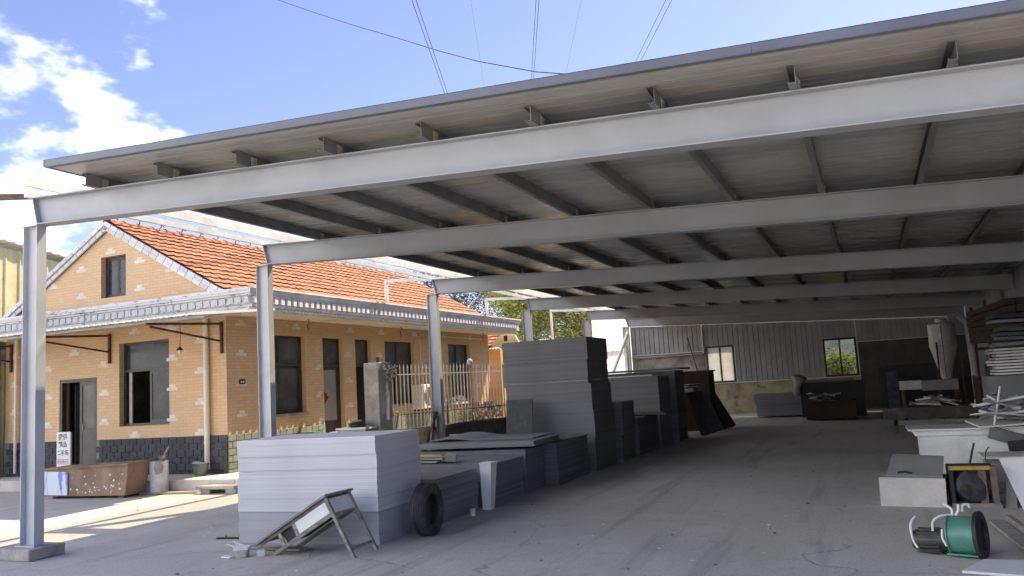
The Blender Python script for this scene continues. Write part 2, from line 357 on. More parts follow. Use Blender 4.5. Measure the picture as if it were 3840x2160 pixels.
# ================================================================== STEEL CANOPY
def cz(x, y): return -.0489*(x+8.94) - .0058*(y-6.56)
FY = [6.56, 10.65, 16.40, 22.08, 27.63, 32.78]
XR = 3.30
can = thing('steel_canopy', 'large grey steel canopy on posts with sloping beams over the yard', 'canopy', (-9.05, 6.62, 0))
for i, y in enumerate(FY):
    p = MB(); zt = 3.88+cz(-9.05, y)
    z0 = .128 if i == 0 else 0
    for x0, x1 in ((-9.178, -9.168), (-8.945, -8.935)): p.box(x0, x1, y, y+.125, z0, zt-.012)
    p.box(-9.168, -8.945, y+.058, y+.067, z0, zt-.012)
    p.box(-9.20, -8.915, y-.012, y+.137, zt-.012, zt-.001)        # cap plate
    p.box(-9.22, -8.895, y-.03, y+.155, z0, z0+.015)              # base plate
    p.build('post', post_m, can)
    b = MB()
    def seg(za, zb_, ya, yb, xa=-9.0, xb=XR, s=0.0):
        b.prism([(xa, ya, za+cz(xa, y)), (xb, ya, za+cz(xb, y)), (xb, ya, zb_+cz(xb, y)), (xa-s, ya, zb_+cz(xa-s, y))], (0, yb-ya, 0))
    seg(3.88, 3.892, y-.03, y+.155, -8.93); seg(4.203, 4.215, y-.03, y+.155, -9.02); seg(3.892, 4.203, y+.058, y+.067, -8.95, XR, .06)
    b.prism([(-8.93, y, 3.88+cz(-8.93, y)), (-9.02, y, 4.215+cz(-9.02, y)), (-9.032, y, 4.215+cz(-9.02, y)), (-8.942, y, 3.88+cz(-8.93, y))], (0, .125, 0))
    for x in (-6.1, -3.0, .4):                                     # web stiffeners on the far side
        b.box(x, x+.008, y+.068, y+.12, 3.893+cz(x, y), 4.202+cz(x, y))
    b.build('beam', steel, can)
f = MB().box(-9.47, -8.80, 6.40, 6.86, 0, .128); f.build('footing', concrete, can, bevel=.012)
for i, y in enumerate(FY[1:]): pass
px = [-7.87+1.083*k for k in range(11)]
for x in px:
    p = MB()
    def run(xa, xb, za, zb_, y0=6.36, y1=32.9):
        p.hexa([(xa, y0, za+cz(x, y0)), (xb, y0, za+cz(x, y0)), (xb, y1, za+cz(x, y1)), (xa, y1, za+cz(x, y1))],
               [(xa, y0, zb_+cz(x, y0)), (xb, y0, zb_+cz(x, y0)), (xb, y1, zb_+cz(x, y1)), (xa, y1, zb_+cz(x, y1))])
    run(x-.003, x+.003, 4.217, 4.355); run(x-.055, x-.003, 4.351, 4.355); run(x-.055, x-.003, 4.217, 4.221)
    run(x-.058, x-.055, 4.336, 4.355); run(x-.058, x-.055, 4.217, 4.236)
    pu = p.build('purlin', galv, can)
    for y in FY:
        cl = MB().box(x+.004, x+.011, y+.02, y+.10, 4.216+cz(x, y), 4.33+cz(x, y))
        for dz in (.035, .085):
            for dy in (.035, .085): cl.tube([(x+.010, y+dy, 4.216+dz+cz(x, y)), (x+.022, y+dy, 4.216+dz+cz(x, y))], .009, 6)
        cl.build('clip', galv_l, pu)
# roof panels: sandwich sheets with shallow ribs, running across the frames
y = 6.0; k = 0
while y < 33.2:
    y1 = min(y+.95, 33.25); n = 5; prof = []
    for j in range(n):
        a = y+(y1-y)*j/n; w = (y1-y)/n
        prof += [(a+.004, .0), (a+w*.40, .0), (a+w*.43, .0022), (a+w*.50, .0022), (a+w*.53, .0)]
    prof.append((y1-.004, .0)); prof.append((y1-.004, .055)); prof.append((y+.004, .055))
    def rz(x, yy, d): return 4.358+d+cz(x, yy)
    xa, xb = -8.02, XR+.25
    m = MB(); A = [(xa, q[0], rz(xa, q[0], q[1])) for q in prof]; B = [(xb, q[0], rz(xb, q[0], q[1])) for q in prof]
    N = len(prof); m.add(A+B, [tuple(range(N)), tuple(range(N, 2*N))[::-1]]+[(i, N+i, N+(i+1) % N, (i+1) % N) for i in range(N)])
    m.build('roof_panel', sheet_under, can); y = y1; k += 1
# lap strips that keep the joints dark and tight
m = MB()
m.prism([(-8.02, 6.0, 4.414+cz(-8.02, 6)), (XR+.25, 6.0, 4.414+cz(XR+.25, 6)), (XR+.25, 6.0, 4.420+cz(XR+.25, 6)), (-8.02, 6.0, 4.420+cz(-8.02, 6))], (0, 27.25, -.158))
m.build('roof_skin', fascia_m, can)
xs = [-8.03, -4.3, -.55, XR+.26]
for a, b_ in zip(xs[:-1], xs[1:]):
    m = MB()
    m.prism([(a+.001, 5.972, 4.352+cz(a, 6)), (b_-.001, 5.972, 4.352+cz(b_, 6)), (b_-.001, 5.972, 4.428+cz(b_, 6)), (a+.001, 5.972, 4.428+cz(a, 6))], (0, .022, 0))
    m.prism([(a+.001, 5.972, 4.424+cz(a, 6)), (b_-.001, 5.972, 4.424+cz(b_, 6)), (b_-.001, 5.972, 4.429+cz(b_, 6)), (a+.001, 5.972, 4.429+cz(a, 6))], (0, .16, 0))
    m.prism([(a+.001, 5.965, 4.348+cz(a, 6)), (b_-.001, 5.965, 4.348+cz(b_, 6)), (b_-.001, 5.965, 4.353+cz(b_, 6)), (a+.001, 5.965, 4.353+cz(a, 6))], (0, .06, 0))
    m.build('fascia', fascia_m, can)
m = MB(); e0, e1 = cz(-8.02, 5.97), cz(-8.02, 33.25)
m.prism([(-8.045, 5.972, 4.352+e0), (-8.045, 33.25, 4.352+e1), (-8.045, 33.25, 4.432+e1), (-8.045, 5.972, 4.432+e0)], (.02, 0, 0)); m.build('edge_trim', fascia_m, can)
m = MB().bar((-9.05, 6.63, 4.255), (-11.6, 6.63, 4.60), .07, .065); m.build('tie_bar', rust, can)

# ================================================================== TRANSLUCENT STRIP ROOF
st = thing('skylight_strip', 'narrow white translucent roof strip running beside the canopy edge', 'roof', (-9.05, 6.5, 4.2))
def yrun(mb, xa, xb, za, zb_, y0, y1):
    e0, e1 = -.0058*(y0-6.56), -.0058*(y1-6.56)
    mb.hexa([(xa, y0, za+e0), (xb, y0, za+e0), (xb, y1, za+e1), (xa, y1, za+e1)], [(xa, y0, zb_+e0), (xb, y0, zb_+e0), (xb, y1, zb_+e1), (xa, y1, zb_+e1)])
for za, zb_ in ((4.222, 4.306), (4.362, 4.480)):
    m = MB(); yrun(m, -9.085, -9.035, za, zb_, 6.5, 32.9); m.build('purlin', whitesteel, st)
y = 6.60
while y < 32.5:
    e = -.0058*(y-6.56); m = MB().box(-9.08, -9.04, y, y+.09, 4.308+e, 4.360+e); m.build('packer', whitesteel, st); y += 1.48
y0 = 6.44
while y0 < 32.8:
    y1 = min(y0+1.46, 33.0); m = MB(); prof = []; q = y0
    while q < y1-.05:
        w = .205; prof += [(q, 0), (q+w*.55, 0), (q+w*.66, .022), (q+w*.88, .022)]; q += w
    prof.append((q, 0)); xa, xb = -9.46, -7.86
    za = lambda yy, d: 4.525+d-.0058*(yy-6.56); zb2 = lambda yy, d: 4.445+d-.0058*(yy-6.56)
    A = [(xa, a, za(a, d)) for a, d in prof]; B = [(xb, a, zb2(a, d)) for a, d in prof]; N = len(prof)
    m.add(A+B, [(i, N+i, N+i+1, i+1) for i in range(N-1)]); m.build('roof_sheet', frp, st); y0 += 1.4575
for yp, xp in ((17.3, -10.82), (23.15, -10.82), (28.8, -10.8)):
    e = -.0058*(yp-6.56)
    m = MB().box(xp-.035, xp+.035, yp-.035, yp+.035, 3.872 if yp < 26 else .0, 4.50+e); m.build('post', whitesteel, st)
    m = MB().bar((xp, yp, 4.46+e), (-9.09, yp-.1, 4.33+e), .07, .08); m.build('tie_beam', whitesteel, st)

# ================================================================== YELLOW HOUSE
HX, HY, HL, HE = -11.877, 12.851, -18.52, 25.35     # right wall, gable wall, left wall, far wall
RIDGE_X, RIDGE_Z, SL = -15.2, 5.80, .563
house = thing('tiled_house', 'single-storey ochre tiled house with orange clay tile roof and white cornice', 'house', (-15.2, 12.85, 0))
def wall(mb, u0, u1, z0, top, openings, P):
    """P(u, z, d) -> world; d = 0 front, 1 back"""
    us = sorted({u0, u1, *[t[0] for t in top if u0 < t[0] < u1], *[o[0] for o in openings], *[o[1] for o in openings]})
    def tz(u):
        for (a, za), (b, zb_) in zip(top[:-1], top[1:]):
            if a-1e-6 <= u <= b+1e-6: return za+(zb_-za)*(u-a)/(b-a)
    for a, b in zip(us[:-1], us[1:]):
        mid = (a+b)/2; ops = sorted([(o[2], o[3]) for o in openings if o[0] < mid < o[1]]); lo = (z0, z0)
        for o in ops+[None]:
            hi = (tz(a), tz(b)) if o is None else (o[0], o[0])
            if min(hi[0]-lo[0], hi[1]-lo[1]) > -1e-6 and max(hi[0]-lo[0], hi[1]-lo[1]) > 1e-4:
                q = [(a, lo[0]), (b, lo[1]), (b, hi[1]), (a, hi[0])]
                mb.hexa([P(u, z, 0) for u, z in q], [P(u, z, 1) for u, z in q])
            if o: lo = (o[1], o[1])
TH = .24
gw = MB()
g_open = [(-16.71, -15.53, .23, 2.345), (-14.86, -13.42, 1.25, 3.03), (-15.41, -14.655, 4.07, 4.99)]
wall(gw, HL, HX, .0, [(HL, 3.93), (RIDGE_X, 5.72), (HX, 3.85)], g_open, lambda u, z, d: (u, HY+TH*d, z))
gw.build('gable_wall', wall_m, house)
sw = MB()
s_open = [(13.79, 15.38, 1.30, 3.04), (16.05, 16.86, .23, 3.03), (17.40, 18.12, .23, 3.03), (18.785, 20.34, 1.30, 3.02), (22.41, 23.90, 1.28, 3.02)]
wall(sw, HY+TH, HE, 0, [(HY+TH, 3.45), (HE, 3.45)], s_open, lambda u, z, d: (HX-TH*d, u, z))
sw.build('side_wall', wall_m, house)
m = MB().box(HL, HX-TH, HE-TH, HE, 0, 3.45).box(HL, HL+TH, HY+TH, HE-TH, 0, 3.9)
m.prism([(HL, HE-TH, 3.46), (HX-TH, HE-TH, 3.46), (HX-TH, HE-TH, 3.85), (RIDGE_X, HE-TH, 5.72), (HL, HE-TH, 3.9)], (0, TH, 0)); m.build('rear_wall', wall_m, house)
m = MB().box(HL+TH+.002, HX-TH-.002, HY+TH+.002, HE-TH-.002, 3.30, 3.44).box(HL+TH+.002, HX-TH-.002, HY+TH+.002, HE-TH-.002, .0, .225)
m.box(-15.3, -15.2, HY+TH+.002, HE-TH-.002, .23, 3.29)
m.build('inner_floor', darkconc, house)
# roof decks
def slope_z(x): return RIDGE_Z-SL*abs(x-RIDGE_X)
d = MB()
for xe in (-11.35, -19.05):
    ze = slope_z(xe); d.prism([(RIDGE_X, HY-.02, RIDGE_Z-.03), (xe, HY-.02, ze-.03), (xe, HY-.02, ze-.12), (RIDGE_X, HY-.02, RIDGE_Z-.12)], (0, 25.62-HY, 0))
roof = d.build('roof', deck_m, house)
th = math.atan(SL); cth, sth = math.cos(th), math.sin(th)
Rt = Matrix(((0, -cth, sth), (1, 0, 0), (0, sth, cth)))      # columns: along ridge, up the slope, normal
tw, tl, ex = .252, .355, .293
tmb = MB(); n = 8; rows = []
for t, zz in ((0, .040), (tl, .004)):
    for j in range(n+1):
        u = j/n; h = .0085*math.cos(2*math.pi*u*1.0+.5)+.003*math.cos(4*math.pi*u)
        rows.append((u*tw-.002, t, zz+h))
tmb.add(rows, [(j, j+1, n+2+j, n+1+j) for j in range(n)])
lip = [(x, y_, z-.009) for x, y_, z in rows[:n+1]]
k0 = len(tmb.v); tmb.add(rows[:n+1]+lip, [(n+1+j, n+2+j, j+1, j) for j in range(n)])
tile_me = tmb.mesh('roof_tile', tile_m)
for p in tile_me.polygons: p.use_smooth = True
slope_len = (RIDGE_X and (-11.5-RIDGE_X))/cth
ncol = int((25.62-HY+.10)/tw); nrow = 13
rest = MB()
for c in range(ncol):
    for r in range(nrow):
        s_ = slope_len-.02-(nrow-r)*ex     # distance up from the eave
        dist_from_ridge = (nrow-r)*ex
        base = V((RIDGE_X+dist_from_ridge*cth, HY-.115+c*tw+rnd(-.006, .006), RIDGE_Z-dist_from_ridge*sth)) + Rt @ V((0, 0, rnd(-.002, .007)))
        rr = Rt @ Matrix.Rotation(rnd(-.010, .010), 3, 'Z') @ Matrix.Rotation(rnd(-.012, .012), 3, 'X')
        if c < 23: inst('roof_tile', tile_me, TM(base, rr), roof)
        else:
            k = len(rest.v); rest.v += [base+rr @ v for v in tmb.v]; rest.f += [tuple(i+k for i in f_) for f_ in tmb.f]
o = rest.build('far_roof_tiles', tile_m, roof, smooth=True, kind='stuff')
rid = MB()
for j in range(10):
    a = math.pi*j/9; rid.v.append(V((.13*math.cos(a), 0, .085*math.sin(a)))); rid.v.append(V((.115*math.cos(a), .43, .07*math.sin(a))))
rid.f = [(2*j, 2*j+1, 2*j+3, 2*j+2) for j in range(9)]
rid_me = rid.mesh('ridge_tile', tile_m)
y = HY-.03
while y < 25.5:
    inst('ridge_tile', rid_me, TM((RIDGE_X, y, RIDGE_Z-.035+rnd(0, .01)), RM(0, 0, rnd(-.02, .02))), roof); y += .40
hk = MB().tube([(0, 0, 0), (.05, -.04, .07), (.16, -.05, .03)], .014, 5).mesh('ridge_hook', rust)
y = HY+.25
while y < 24.5:
    inst('ridge_hook', hk, TM((RIDGE_X+.03, y+rnd(-.06, .06), RIDGE_Z+.045), RM(rnd(-.2, .2), rnd(-.3, .2), rnd(-.5, .3))), roof); y += .62
v_ = MB()
for x0, x1 in ((RIDGE_X, -11.35), (RIDGE_X, -19.05)):
    v_.prism([(x0, 25.60, slope_z(x0)+.02), (x1, 25.60, slope_z(x1)+.02), (x1, 25.60, slope_z(x1)-.16), (x0, 25.60, slope_z(x0)-.16)], (0, .08, 0))
v_.build('verge_board', deck_m, roof)
# raking trims of pale bricks
for sgn in (1, -1):
    rk = MB(); xe = RIDGE_X+sgn*3.42
    for lo, hi, dd in ((-.20, -.115, .045), (-.11, -.02, .075)):
        pass
    bk = MB().prism([(RIDGE_X, HY-.03, slope_z(RIDGE_X)-.235), (xe, HY-.03, slope_z(xe)-.235), (xe, HY-.03, slope_z(xe)-.02), (RIDGE_X, HY-.03, slope_z(RIDGE_X)-.02)], (0, .05, 0))
    trim = bk.build('raking_trim', darkconc, house)
    L = 3.42/cth; nb = 17; bl = L/nb
    for row, (off, dep) in enumerate(((-.055, .085), (-.158, .052))):
        for q in range(nb+1):
            t = (q+.5-(.5 if row else 0))*bl
            if t > L: continue
            c = V((RIDGE_X+sgn*t*cth, HY-.03-dep/2+.01, RIDGE_Z-t*sth+off/cth))
            inst('brick', ubox(trimbrick), TM(c, RM(0, sgn*th, 0), (bl-.016, dep, .090)), trim)
# white accent bricks on the lattice
acc_g = [(-15.12, 5.04), (-14.24, 4.74), (-13.36, 4.45), (-16.02, 4.73), (-16.96, 4.44), (-14.25, 4.13), (-16.02, 4.12), (-16.25, 2.87), (-15.34, 2.55), (-15.31, 1.93), (-15.31, 1.30),
         (-13.34, 2.56), (-13.34, 1.94), (-13.34, 1.31), (-12.57, 2.25), (-12.57, 1.62), (-12.58, 1.003), (-14.4, 1.003), (-17.1, 2.56), (-17.1, 1.92), (-17.1, 1.29), (-18.2, 2.91), (-18.2, 2.26), (-18.2, 1.62), (-12.57, 2.87), (-14.4, 3.2), (-13.36, 3.2), (-17.1, 3.82), (-15.1, 3.82)]
acc_s = [(13.28, 3.19), (13.28, 2.57), (13.28, 1.95), (13.28, 1.32), (15.08, 3.18), (16.87+.35, 3.18), (18.64, 3.18), (20.39, 3.19), (15.91, 2.25), (15.91, 1.62), (15.91, 1.01), (17.08, 2.57), (17.08, 1.94), (17.08, 1.32),
         (18.52, 2.57), (18.52, 1.93), (18.52, 1.28), (20.95, 2.25), (20.95, 1.62), (21.8, 2.57), (21.8, 1.94), (24.4, 2.25), (24.4, 1.62), (22.2, 3.19), (24.0, 3.19)]
bw_ = .152
def accent(P):
    rows = [((-.5, .5), 0), ((0.0,), 1)]
    for us, r in rows:
        for u in us: P(u*bw_ + (0 if r == 0 else 0), .033+r*.066, bw_-.003 if r == 0 else bw_*1.04)
def ing(x, z0, y):
    def P(u, dz, w): 
        if any(o[0]-.02 < x+u-w/2 and x+u+w/2 < o[1]+.02 and o[2] < z0+dz < o[3] for o in g_open): return
        if x+u+w/2 > -11.9: return
        inst('brick', ubox(whitebrick), TM((x+u, y+.004, z0+dz), None, (w, .014, .0635)), gwall)
    accent(P)
def ins(yc, z0):
    def P(u, dz, w):
        for o in s_open:
            if o[2] < z0+dz < o[3] and not (yc+u+w/2 < o[0] or yc+u-w/2 > o[1]): return
        inst('brick', ubox(whitebrick), TM((HX-.004, yc+u, z0+dz), None, (.014, w, .0635)), swall)
    accent(P)
gwall = [o for o in house.children if o.name.startswith('gable_wall')][0]; swall = [o for o in house.children if o.name.startswith('side_wall')][0]
for x, z in acc_g: ing(x, z, HY)
for yc, z in acc_s: ins(yc, z)
# dado blocks
dado = MB().box(HL, -16.715, HY-.012, HY+.001, .23, .985).box(-15.525, HX+.012, HY-.012, HY+.001, .23, .985)
dado_o = dado.build('dado', mortar_m, house)
RW = [(.985-.1373*(r+1), .985-.1373*r) for r in range(5)]+[(.232, .985-.1373*5)]; BWD = .223
for r, (za, zb_) in enumerate(RW):
    x = HX+.018-(BWD/2 if r % 2 else 0); z = (za+zb_)/2; hh = zb_-za-.007
    if r % 2: inst('block', ubox(dado_dark, 1), TM((HX+.018-BWD/4, HY-.02, z), None, (BWD/2-.007, .03, hh)), dado_o)
    while x > HL+.2:
        c = x-BWD/2
        if not (-16.74 < c < -15.50): inst('block', ubox(dado_dark, 1), TM((c, HY-.02, z), None, (BWD-.007, .028+rnd(0, .004), hh)), dado_o)
        x -= BWD
dado2 = MB()
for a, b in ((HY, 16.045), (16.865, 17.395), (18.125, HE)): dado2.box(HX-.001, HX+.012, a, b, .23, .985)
dado_s = dado2.build('dado', dado_sunlit, house)
restd = MB()
for r, (za, zb_) in enumerate(RW):
    y = HY-.018+(BWD/2 if r % 2 else 0); z = (za+zb_)/2; hh = zb_-za-.009
    if r % 2: inst('block', ubox(dado_sunlit, 1), TM((HX+.02, HY-.018+BWD/4, z), RZ(math.pi/2), (BWD/2-.009, .036, hh)), dado_s)
    while y < HE-.2:
        c = y+BWD/2
        if not (15.95 < c < 16.95 or 17.3 < c < 18.2):
            if y < 15.9: inst('block', ubox(dado_sunlit, 1), TM((HX+.022, c, z), RZ(math.pi/2), (BWD-.009, .034+rnd(0, .008), hh)), dado_s)
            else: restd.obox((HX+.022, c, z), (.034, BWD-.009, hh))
        y += BWD
restd.build('far_dado_blocks', dado_sunlit, dado_s, kind='stuff')
# plinth ledge round the house
m = MB().box(HL, -10.90, 11.955, HY-.001, 0, .228).box(HX+.001, -10.90, HY-.001, 26.2, 0, .228)
m.build('plinth', pale_conc, house, bevel=.015)
m = MB().box(-10.89, -9.98, 12.0, 15.0, -.02, .012).box(-10.89, -9.98, 15.0, 26.2, -.02, .012).build('bounce_apron', pale_conc); m['kind'] = 'structure'  # unseen pale ground sheet added to bounce sunlight onto the side wall
# side cornice
CX = [( -11.05, 3.405, 3.49), (-10.985, 3.49, 3.545), (-11.015, 3.545, 3.70), (-10.945, 3.70, 3.745), (-10.915, 3.745, 3.79), (-10.90, 3.79, 3.825), (-10.865, 3.825, 3.862)]
c = MB()
for x, za, zb_ in CX: c.box(HX+.001, x, HY-.225, 26.0, za, zb_-.0005)
cs = c.build('cornice', cornice_side, house)
c = MB().box(HX+.003, -11.06, HY-.02, 25.9, 3.392, 3.404); c.build('soffit', soffit_m, house)
dn = ubox(whitepaint)
y = HY-.15
nd = 0
while y < 25.9:
    inst('dentil', dn, TM((-10.972, y, 3.622), None, (.085, .098, .135)), cs); y += .196; nd += 1
bd = MB(); y = HY-.3
while y < 25.9: bd.box(-11.048, -11.005, y, y+.055, 3.43, 3.472); y += .11
bd.build('bead_row', whitepaint, cs, kind='stuff')
m = MB().box(-11.9, -11.36, HY, 25.6, 3.80, 3.845); m.build('gutter_bed', concrete, cs)
# gable cornice with peeling paint
c = MB()
for dy, za, zb_ in ((.24, 3.4705, 3.5455), (.28, 3.5455, 3.7005), (.33, 3.7005, 3.7455), (.37, 3.7455, 3.7905), (.385, 3.7905, 3.8255), (.36, 3.8255, 3.8605)):
    c.box(HL-.3, {3.4705: -10.98, 3.5455: -11.01, 3.7005: -10.94, 3.7455: -10.91, 3.7905: -10.895, 3.8255: -10.86}[za], HY-dy, HY-.226, za, zb_-.0005)
    c.box(HL-.3, HX, HY-.226, HY-.001, za, zb_-.0005)
cg = c.build('cornice', peel_m, house)
x = -11.07
while x > HL-.2:
    inst('dentil', ubox(peel_m), TM((x, HY-.287, 3.622), None, (.11, .03, .115)), cg); x -= .198
m = MB().box(HL-.3, HX, HY-.23, HY-.001, 3.395, 3.468); m.build('soffit', soffit_m, house)
# windows and doors
def window_g(x0, x1, z0, z1, y, transom, frame, pane, nm='window'):
    w = MB().box(x0, x1, y+.02, y+.09, z0, z0+.05).box(x0, x1, y+.02, y+.09, z1-.045, z1).box(x0, x0+.05, y+.02, y+.09, z0+.05, z1-.045).box(x1-.05, x1, y+.02, y+.09, z0+.05, z1-.045)
    if transom: w.box(x0+.05, x1-.05, y+.02, y+.09, transom-.03, transom+.03)
    return w.build(nm, frame, house)
# big gable window: fixed light above, one sash slid open below
yy = HY+.10
w = window_g(-14.86, -13.42, 1.25, 3.03, yy, 2.43, winframe, None)
MB().box(-14.81, -13.47, yy+.05, yy+.056, 2.46, 2.985).build('pane', glass_d, w)
for nm, x0, x1, yo in (('sash', -14.10, -13.47, .025),):
    s = MB().box(x0, x1, yy+yo, yy+yo+.03, 1.30, 1.36).box(x0, x1, yy+yo, yy+yo+.03, 2.35, 2.40).box(x0, x0+.06, yy+yo, yy+yo+.03, 1.36, 2.35).box(x1-.05, x1, yy+yo, yy+yo+.03, 1.36, 2.35).build(nm, winframe, w)
    MB().box(x0+.06, x1-.05, yy+yo+.012, yy+yo+.018, 1.36, 2.35).build('pane', glass_d, w)
MB().box(-14.745, -14.665, yy+.06, yy+.09, 1.30, 2.40).build('sash_stile', galv_l, w)
MB().box(-14.86, -13.42, HY-.004, HY+.10, 1.236, 1.2495).build('sill', concrete, w)
# attic window
yy = HY+.10
w = window_g(-15.41, -14.655, 4.07, 4.99, yy, None, winframe2, None)
for x0, x1 in ((-15.36, -15.04), (-15.03, -14.705)):
    MB().box(x0, x0+.035, yy+.03, yy+.06, 4.12, 4.945).box(x1-.035, x1, yy+.03, yy+.06, 4.12, 4.945).box(x0+.035, x1-.035, yy+.03, yy+.06, 4.12, 4.16).box(x0+.035, x1-.035, yy+.03, yy+.06, 4.905, 4.945).build('sash', winframe2, w)
    MB().box(x0+.035, x1-.035, yy+.042, yy+.047, 4.16, 4.905).build('pane', glass_a, w)
# gable door: open leaf on the left, glazed leaf closed on the right
m = MB().box(-16.71, -16.64, HY+.01, HY+.12, .23, 2.345).box(-15.60, -15.53, HY+.01, HY+.12, .23, 2.345).box(-16.64, -15.60, HY+.01, HY+.12, 2.27, 2.345)
dr = m.build('door', winframe, house)
m = MB().box(-16.10, -16.03, HY+.03, HY+.075, .24, 2.265).box(-15.67, -15.602, HY+.03, HY+.075, .24, 2.265).box(-16.03, -15.67, HY+.03, HY+.075, 2.18, 2.265).box(-16.03, -15.67, HY+.03, HY+.075, 1.16, 1.25).box(-16.03, -15.67, HY+.036, HY+.068, .24, 1.16)
m.build('leaf', winframe, dr)
MB().box(-16.03, -15.67, HY+.045, HY+.055, 1.25, 2.18).build('pane', glass('dusty_door_glass', (.115, .11, .10), .05, .35), dr)
MB().obox((-16.42, HY+.42, 1.24), (.42, .04, 2.0), RZ(1.25)).build('leaf', winframe, dr)
MB().tube([(-15.995, HY+.02, 1.2), (-15.995, HY+.02, 1.34)], .012, 6).build('handle', galv_l, dr)
# side windows
for i, (y0, y1, z0, z1) in enumerate(((13.79, 15.38, 1.30, 3.04), (18.785, 20.34, 1.30, 3.02), (22.41, 23.90, 1.28, 3.02))):
    xx = HX-.11
    w = MB().box(xx-.07, xx, y0, y1, z0, z0+.05).box(xx-.07, xx, y0, y1, z1-.05, z1).box(xx-.07, xx, y0, y0+.05, z0+.05, z1-.05).box(xx-.07, xx, y1-.06, y1, z0+.05, z1-.05).box(xx-.07, xx, y0+.05, y1-.06, 2.36, 2.43).box(xx-.07, xx, (y0+y1)/2-.03, (y0+y1)/2+.03, 2.43, z1-.05).build('window', winframe2, house)
    ym = (y0+y1)/2
    for a, b in ((y0+.05, ym-.03), (ym+.03, y1-.06)): MB().box(xx-.04, xx-.034, a, b, 2.43, z1-.05).build('pane', glass_s, w)
    for k, (a, b) in enumerate(((y0+.05, ym+.03), (ym-.03, y1-.06))):
        if i == 1 and k == 0: a, b = ym-.10, y1-.10         # slid open
        xo = xx-.022-.026*k
        MB().box(xo-.02, xo, a, b, z0+.05, z0+.10).box(xo-.02, xo, a, b, 2.31, 2.36).box(xo-.02, xo, a, a+.05, z0+.10, 2.31).box(xo-.02, xo, b-.05, b, z0+.10, 2.31).build('sash', winframe, w)
        MB().box(xo-.013, xo-.008, a+.05, b-.05, z0+.10, 2.31).build('pane', glass_s, w)
    MB().box(HX-.10, HX+.05, y0-.03, y1+.03, z0-.05, z0-.002).build('sill', concrete, w)
for i, (y0, y1) in enumerate(((16.05, 16.86), (17.40, 18.12))):
    xx = HX-.11
    dr = MB().box(xx-.07, xx, y0, y0+.05, .23, 3.03).box(xx-.07, xx, y1-.06, y1, .23, 3.03).box(xx-.07, xx, y0+.05, y1-.06, 2.98, 3.03).box(xx-.07, xx, y0+.05, y1-.06, 2.33, 2.40).build('door', winframe2, house)
    MB().box(xx-.04, xx-.034, y0+.05, y1-.06, 2.40, 2.98).build('pane', glass_s, dr)
    if i == 0:
        lf = MB().box(xx-.06, xx-.02, y0+.055, y1-.065, .24, 1.05).box(xx-.058, xx-.022, y0+.055, y1-.065, 2.26, 2.325).box(xx-.058, xx-.022, y1-.13, y1-.065, 1.05, 2.26).build('leaf', winframe2, dr)
        MB().box(xx-.045, xx-.03, y0+.055, y1-.13, 1.05, 2.26).build('door_panel', pmat('grey_door_glass', (.28, .28, .27), .5, .1), dr)
    else:
        MB().obox((xx-.30, y1-.10, 1.28), (.5, .035, 2.06)).build('leaf', winframe2, dr)

# ================================================================== AWNING ON THE GABLE
aw = thing('awning', 'corrugated awning on iron brackets along the gable wall of the ochre house', 'awning', (-14.6, 12.8, 3.1))
YA, ZA, YB, ZB = 10.92, 3.205, 12.60, 3.375
x = -18.9; n = 0
while x < -10.85:
    x1 = min(x+.79, -10.80); prof = []; q = x; w = .1525
    while q < x1-.03: prof += [(q, .0), (q+w*.14, .026), (q+w*.74, .026), (q+w*.88, .0)]; q += w
    prof.append((min(q, x1), 0)); m = MB(); N = len(prof)
    rag = rnd(-.012, .012)
    A = [(a, YA+rag+rnd(-.006, .006), ZA+d_) for a, d_ in prof]; B = [(a, YB, ZB+d_) for a, d_ in prof]
    A2 = [(p[0], p[1], p[2]+.0025) for p in A]; B2 = [(p[0], p[1], p[2]+.0025) for p in B]
    m.add(A+B, [(i, i+1, N+i+1, N+i) for i in range(N-1)])
    m.build('sheet', frp_awn, aw); x += .7625
# white edge strip facing the yard
m = MB()
for a, b in zip([-18.9+.1525*k for k in range(53)], [-18.9+.1525*(k+1) for k in range(53)]):
    if a > -10.9: continue
    w = b-a; m.prism([(a+w*.05, YA-.012, ZA+.002), (a+w*.16, YA-.012, ZA+.030), (a+w*.80, YA-.012, ZA+.032), (a+w*.92, YA-.012, ZA+.002)], (0, .006, 0))
m.build('edge_closer', frp_wall, aw, kind='stuff')
m = MB().bar((-10.815, YA, ZA+.02), (-10.80, 13.05, ZB+.055), .012, .05); m.build('edge_strip', whitepaint, aw)
m = MB().bar((-18.9, 11.15, ZA-.015), (-10.82, 11.15, ZA-.015), .04, .04).bar((-18.9, 12.1, ZA+.085), (-10.82, 12.1, ZA+.085), .04, .04); m.build('batten', galv_l, aw)
for bx in (-11.965, -15.12, -18.3):
    m = MB().box(bx-.025, bx+.025, HY-.055, HY-.005, 2.62, 3.27).bar((bx, HY-.03, 3.225), (bx, 10.93, 3.10+.035), .045, .045).bar((bx, HY-.05, 2.87), (bx, 11.02, 3.09), .035, .035)
    m.build('bracket', rust, aw)
